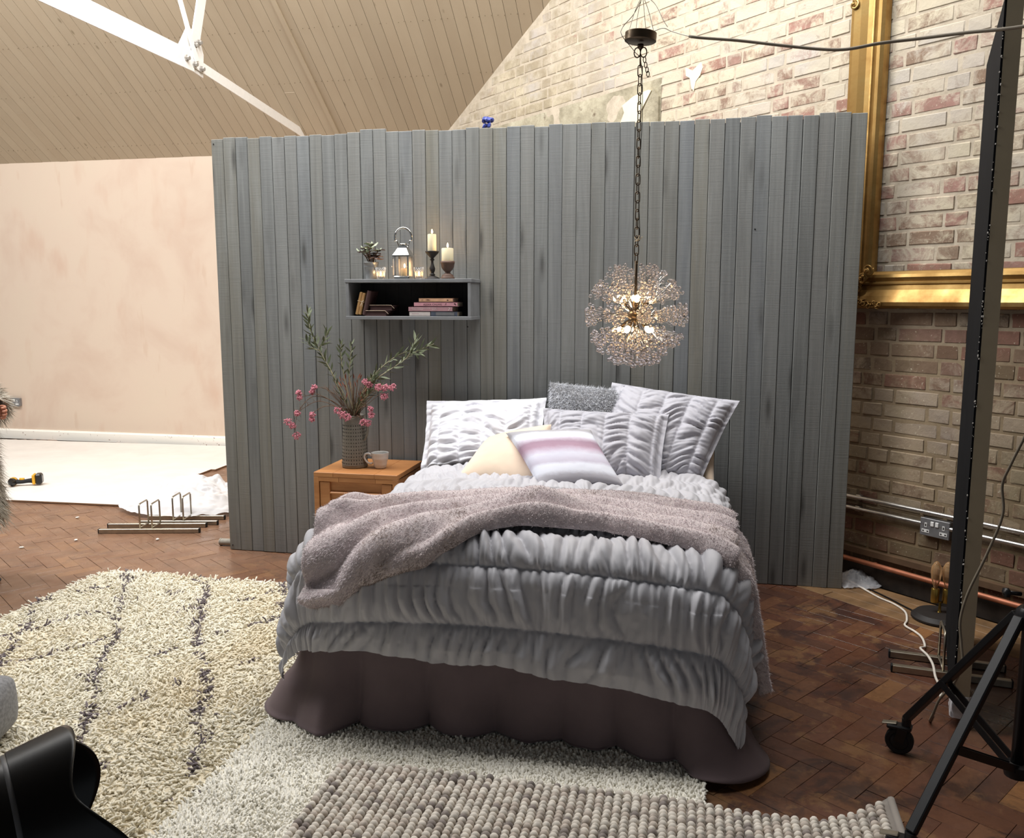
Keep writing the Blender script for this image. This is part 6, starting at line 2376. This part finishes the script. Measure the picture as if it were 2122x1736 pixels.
for side, wr, s_ in (('left', J[20][0], 1), ('right', J[24][0], -1)):
    hj = [(wr, .024), (wr + np.array([.045, -.01 * s_, 0]), (.030, .016)), (wr + np.array([.075, -.015 * s_, 0]), (.032, .014))]
    he = [(0, 1), (1, 2)]
    for k, (dz_, L) in enumerate(((.026, .062), (.009, .070), (-.009, .066), (-.025, .052))):
        p0 = wr + np.array([.078, -.015 * s_, dz_])
        i0 = len(hj)
        hj += [(p0, .0095), (p0 + np.array([L * .5, -.006 * s_, -.004]), .0085), (p0 + np.array([L * .72, -.026 * s_, -.006]), .008), (p0 + np.array([L * .60, -.044 * s_, -.008]), .007)]
        he += [(2, i0), (i0, i0 + 1), (i0 + 1, i0 + 2), (i0 + 2, i0 + 3)]
    i0 = len(hj)
    hj += [(wr + np.array([.040, -.02 * s_, .028]), .011), (wr + np.array([.070, -.035 * s_, .040]), .0095), (wr + np.array([.092, -.045 * s_, .036]), .008)]
    he += [(1, i0), (i0, i0 + 1), (i0 + 1, i0 + 2)]
    skin_mesh('hand', hj, he, MT['skin'], ps, 0, 1)
# face
fcx = q_(.0, 0, 1.60)
MB().ball(fcx + np.array([.118, 0, -.008]), .016, 8, 6, (1.1, .75, 1.5)).build('nose', MT['skin'], ps, True)
for s_ in (-1, 1):
    e = MB().ball(fcx + np.array([.100, s_ * .031, .022]), .0115, 10, 8).build('eye', MT['pvc'], ps, True)
    MB().ball(fcx + np.array([.109, s_ * .031, .022]), .0055, 8, 6).build('iris', MT['iron'], e, True)
    MB().ball(fcx + np.array([.025, s_ * .080, .005]), .026, 8, 6, (.7, .3, 1.1)).build('ear', MT['skin'], ps, True)
MB().ball(fcx + np.array([.103, 0, -.045]), .022, 10, 6, (.4, 1, .28)).build('mouth', MT['mauveb'], ps, True)
nu, nv = 40, 20
U, V_ = np.meshgrid(np.linspace(0, 2 * np.pi, nu + 1)[:-1], np.linspace(0, 1, nv), indexing='ij')
ph = V_ * 2.25
front = np.clip(np.cos(U), 0, 1)
ph = ph * (1 - .58 * front)
rr_ = .104 + .012 * fbm(U * 6, V_ * 3, 3, 5)
Ph = np.stack([.025 + rr_ * np.sin(ph) * np.cos(U), rr_ * .92 * np.sin(ph) * np.sin(U), 1.615 + rr_ * 1.12 * np.cos(ph) - np.clip(V_ - .7, 0, 1) * .35 * (1 - front)], -1) + pc_
fast('hair', Ph.reshape(-1, 3), grid_faces(nu, nv, True), MT['hair'], ps)
for s_ in (-1, 1):
    m = MB().ball(q_(.075, s_ * .11, .05), .06, 12, 8, (2.0, .80, .80))
    m.tube([q_(-.01, s_ * .10, .06), q_(-.01, s_ * .10, .20)], .052, 12)
    m.box(q_(.065, s_ * .11, .012), (.25, .085, .022), None, .008)
    m.build('boot', MT['leather'], ps, True)
    MB().tube([q_(-.01, s_ * .10, .16), q_(.01, s_ * .10, .48), q_(0, s_ * .085, .84), q_(0, s_ * .06, .95)], [.056, .068, .092, .10], 14).build('trouser_leg', MT['jeans'], ps, True)
# coat: body tube and two sleeves with shaggy fur
nu, nv = 56, 50
U, V_ = np.meshgrid(np.linspace(0, 2 * np.pi, nu + 1)[:-1], np.linspace(0, 1, nv), indexing='ij')
zc = 1.45 - V_ * 1.09
wx_ = np.interp(V_, [0, .06, .15, .4, .62, 1], [.07, .13, .17, .20, .235, .265])
wy_ = np.interp(V_, [0, .06, .15, .4, .62, 1], [.09, .19, .215, .215, .235, .25])
rr_ = 1 + .06 * (fbm(U * 3, V_ * 5, 3, 3) - .5)
Pc = np.stack([wx_ * rr_ * np.cos(U) + .01, wy_ * rr_ * np.sin(U), zc], -1) + pc_
Pc = np.concatenate([Pc, Pc[:1]], 0)
coat = fast('coat', Pc.reshape(-1, 3), grid_faces(nu + 1, nv), MT['throw_base'], ps)


def coat_col(u, v, B, g_):
    k = fbm(B[:, 0] * 25 + B[:, 1] * 25, B[:, 2] * 10, 3, 91)[:, None]
    return np.array(sr(176, 168, 154)) * (.5 + 1.0 * k) * g_.uniform(.8, 1.15, (len(u), 1))


Nc = normals(Pc)
if Nc[0, nv // 2] @ np.array([1, 0, 0]) < 0:
    Nc = -Nc
fur_on(Pc, Nc, 26000, .062, .0017, (.0, 0, -1.0), coat_col, coat, seed=71)
for s_, (a, b, c_) in ((1, (J[17][0], J[18][0], J[20][0])), (-1, (J[21][0], J[22][0], J[24][0]))):
    path = spline([a + np.array([0, -.02 * s_, .02]), a + np.array([0, .02 * s_, -.08]), b + np.array([.01, 0, .02]), b + np.array([.08, -.02 * s_, -.06]), c_ + np.array([.015, 0, 0])], 30)
    T_ = np.gradient(path, axis=0)
    T_ /= np.linalg.norm(T_, axis=1, keepdims=True)
    X_ = np.cross(T_, np.array([0, 1., .2]))
    X_ /= np.linalg.norm(X_, axis=1, keepdims=True)
    Y_ = np.cross(T_, X_)
    rs2 = np.interp(np.linspace(0, 1, 30), [0, .3, .6, 1], [.085, .078, .074, .070])
    aa = np.linspace(0, 2 * np.pi, 25)
    Ps = path[:, None] + rs2[:, None, None] * (np.cos(aa)[None, :, None] * X_[:, None] + np.sin(aa)[None, :, None] * Y_[:, None])
    sl = fast('sleeve', Ps.reshape(-1, 3), grid_faces(30, 25), MT['throw_base'], ps)
    Ns = normals(Ps)
    if ((Ps - path[:, None]) * Ns).sum() < 0:
        Ns = -Ns
    fur_on(Ps, Ns, 9000, .05, .0017, (.25, 0, -.6), coat_col, sl, seed=81 + s_)
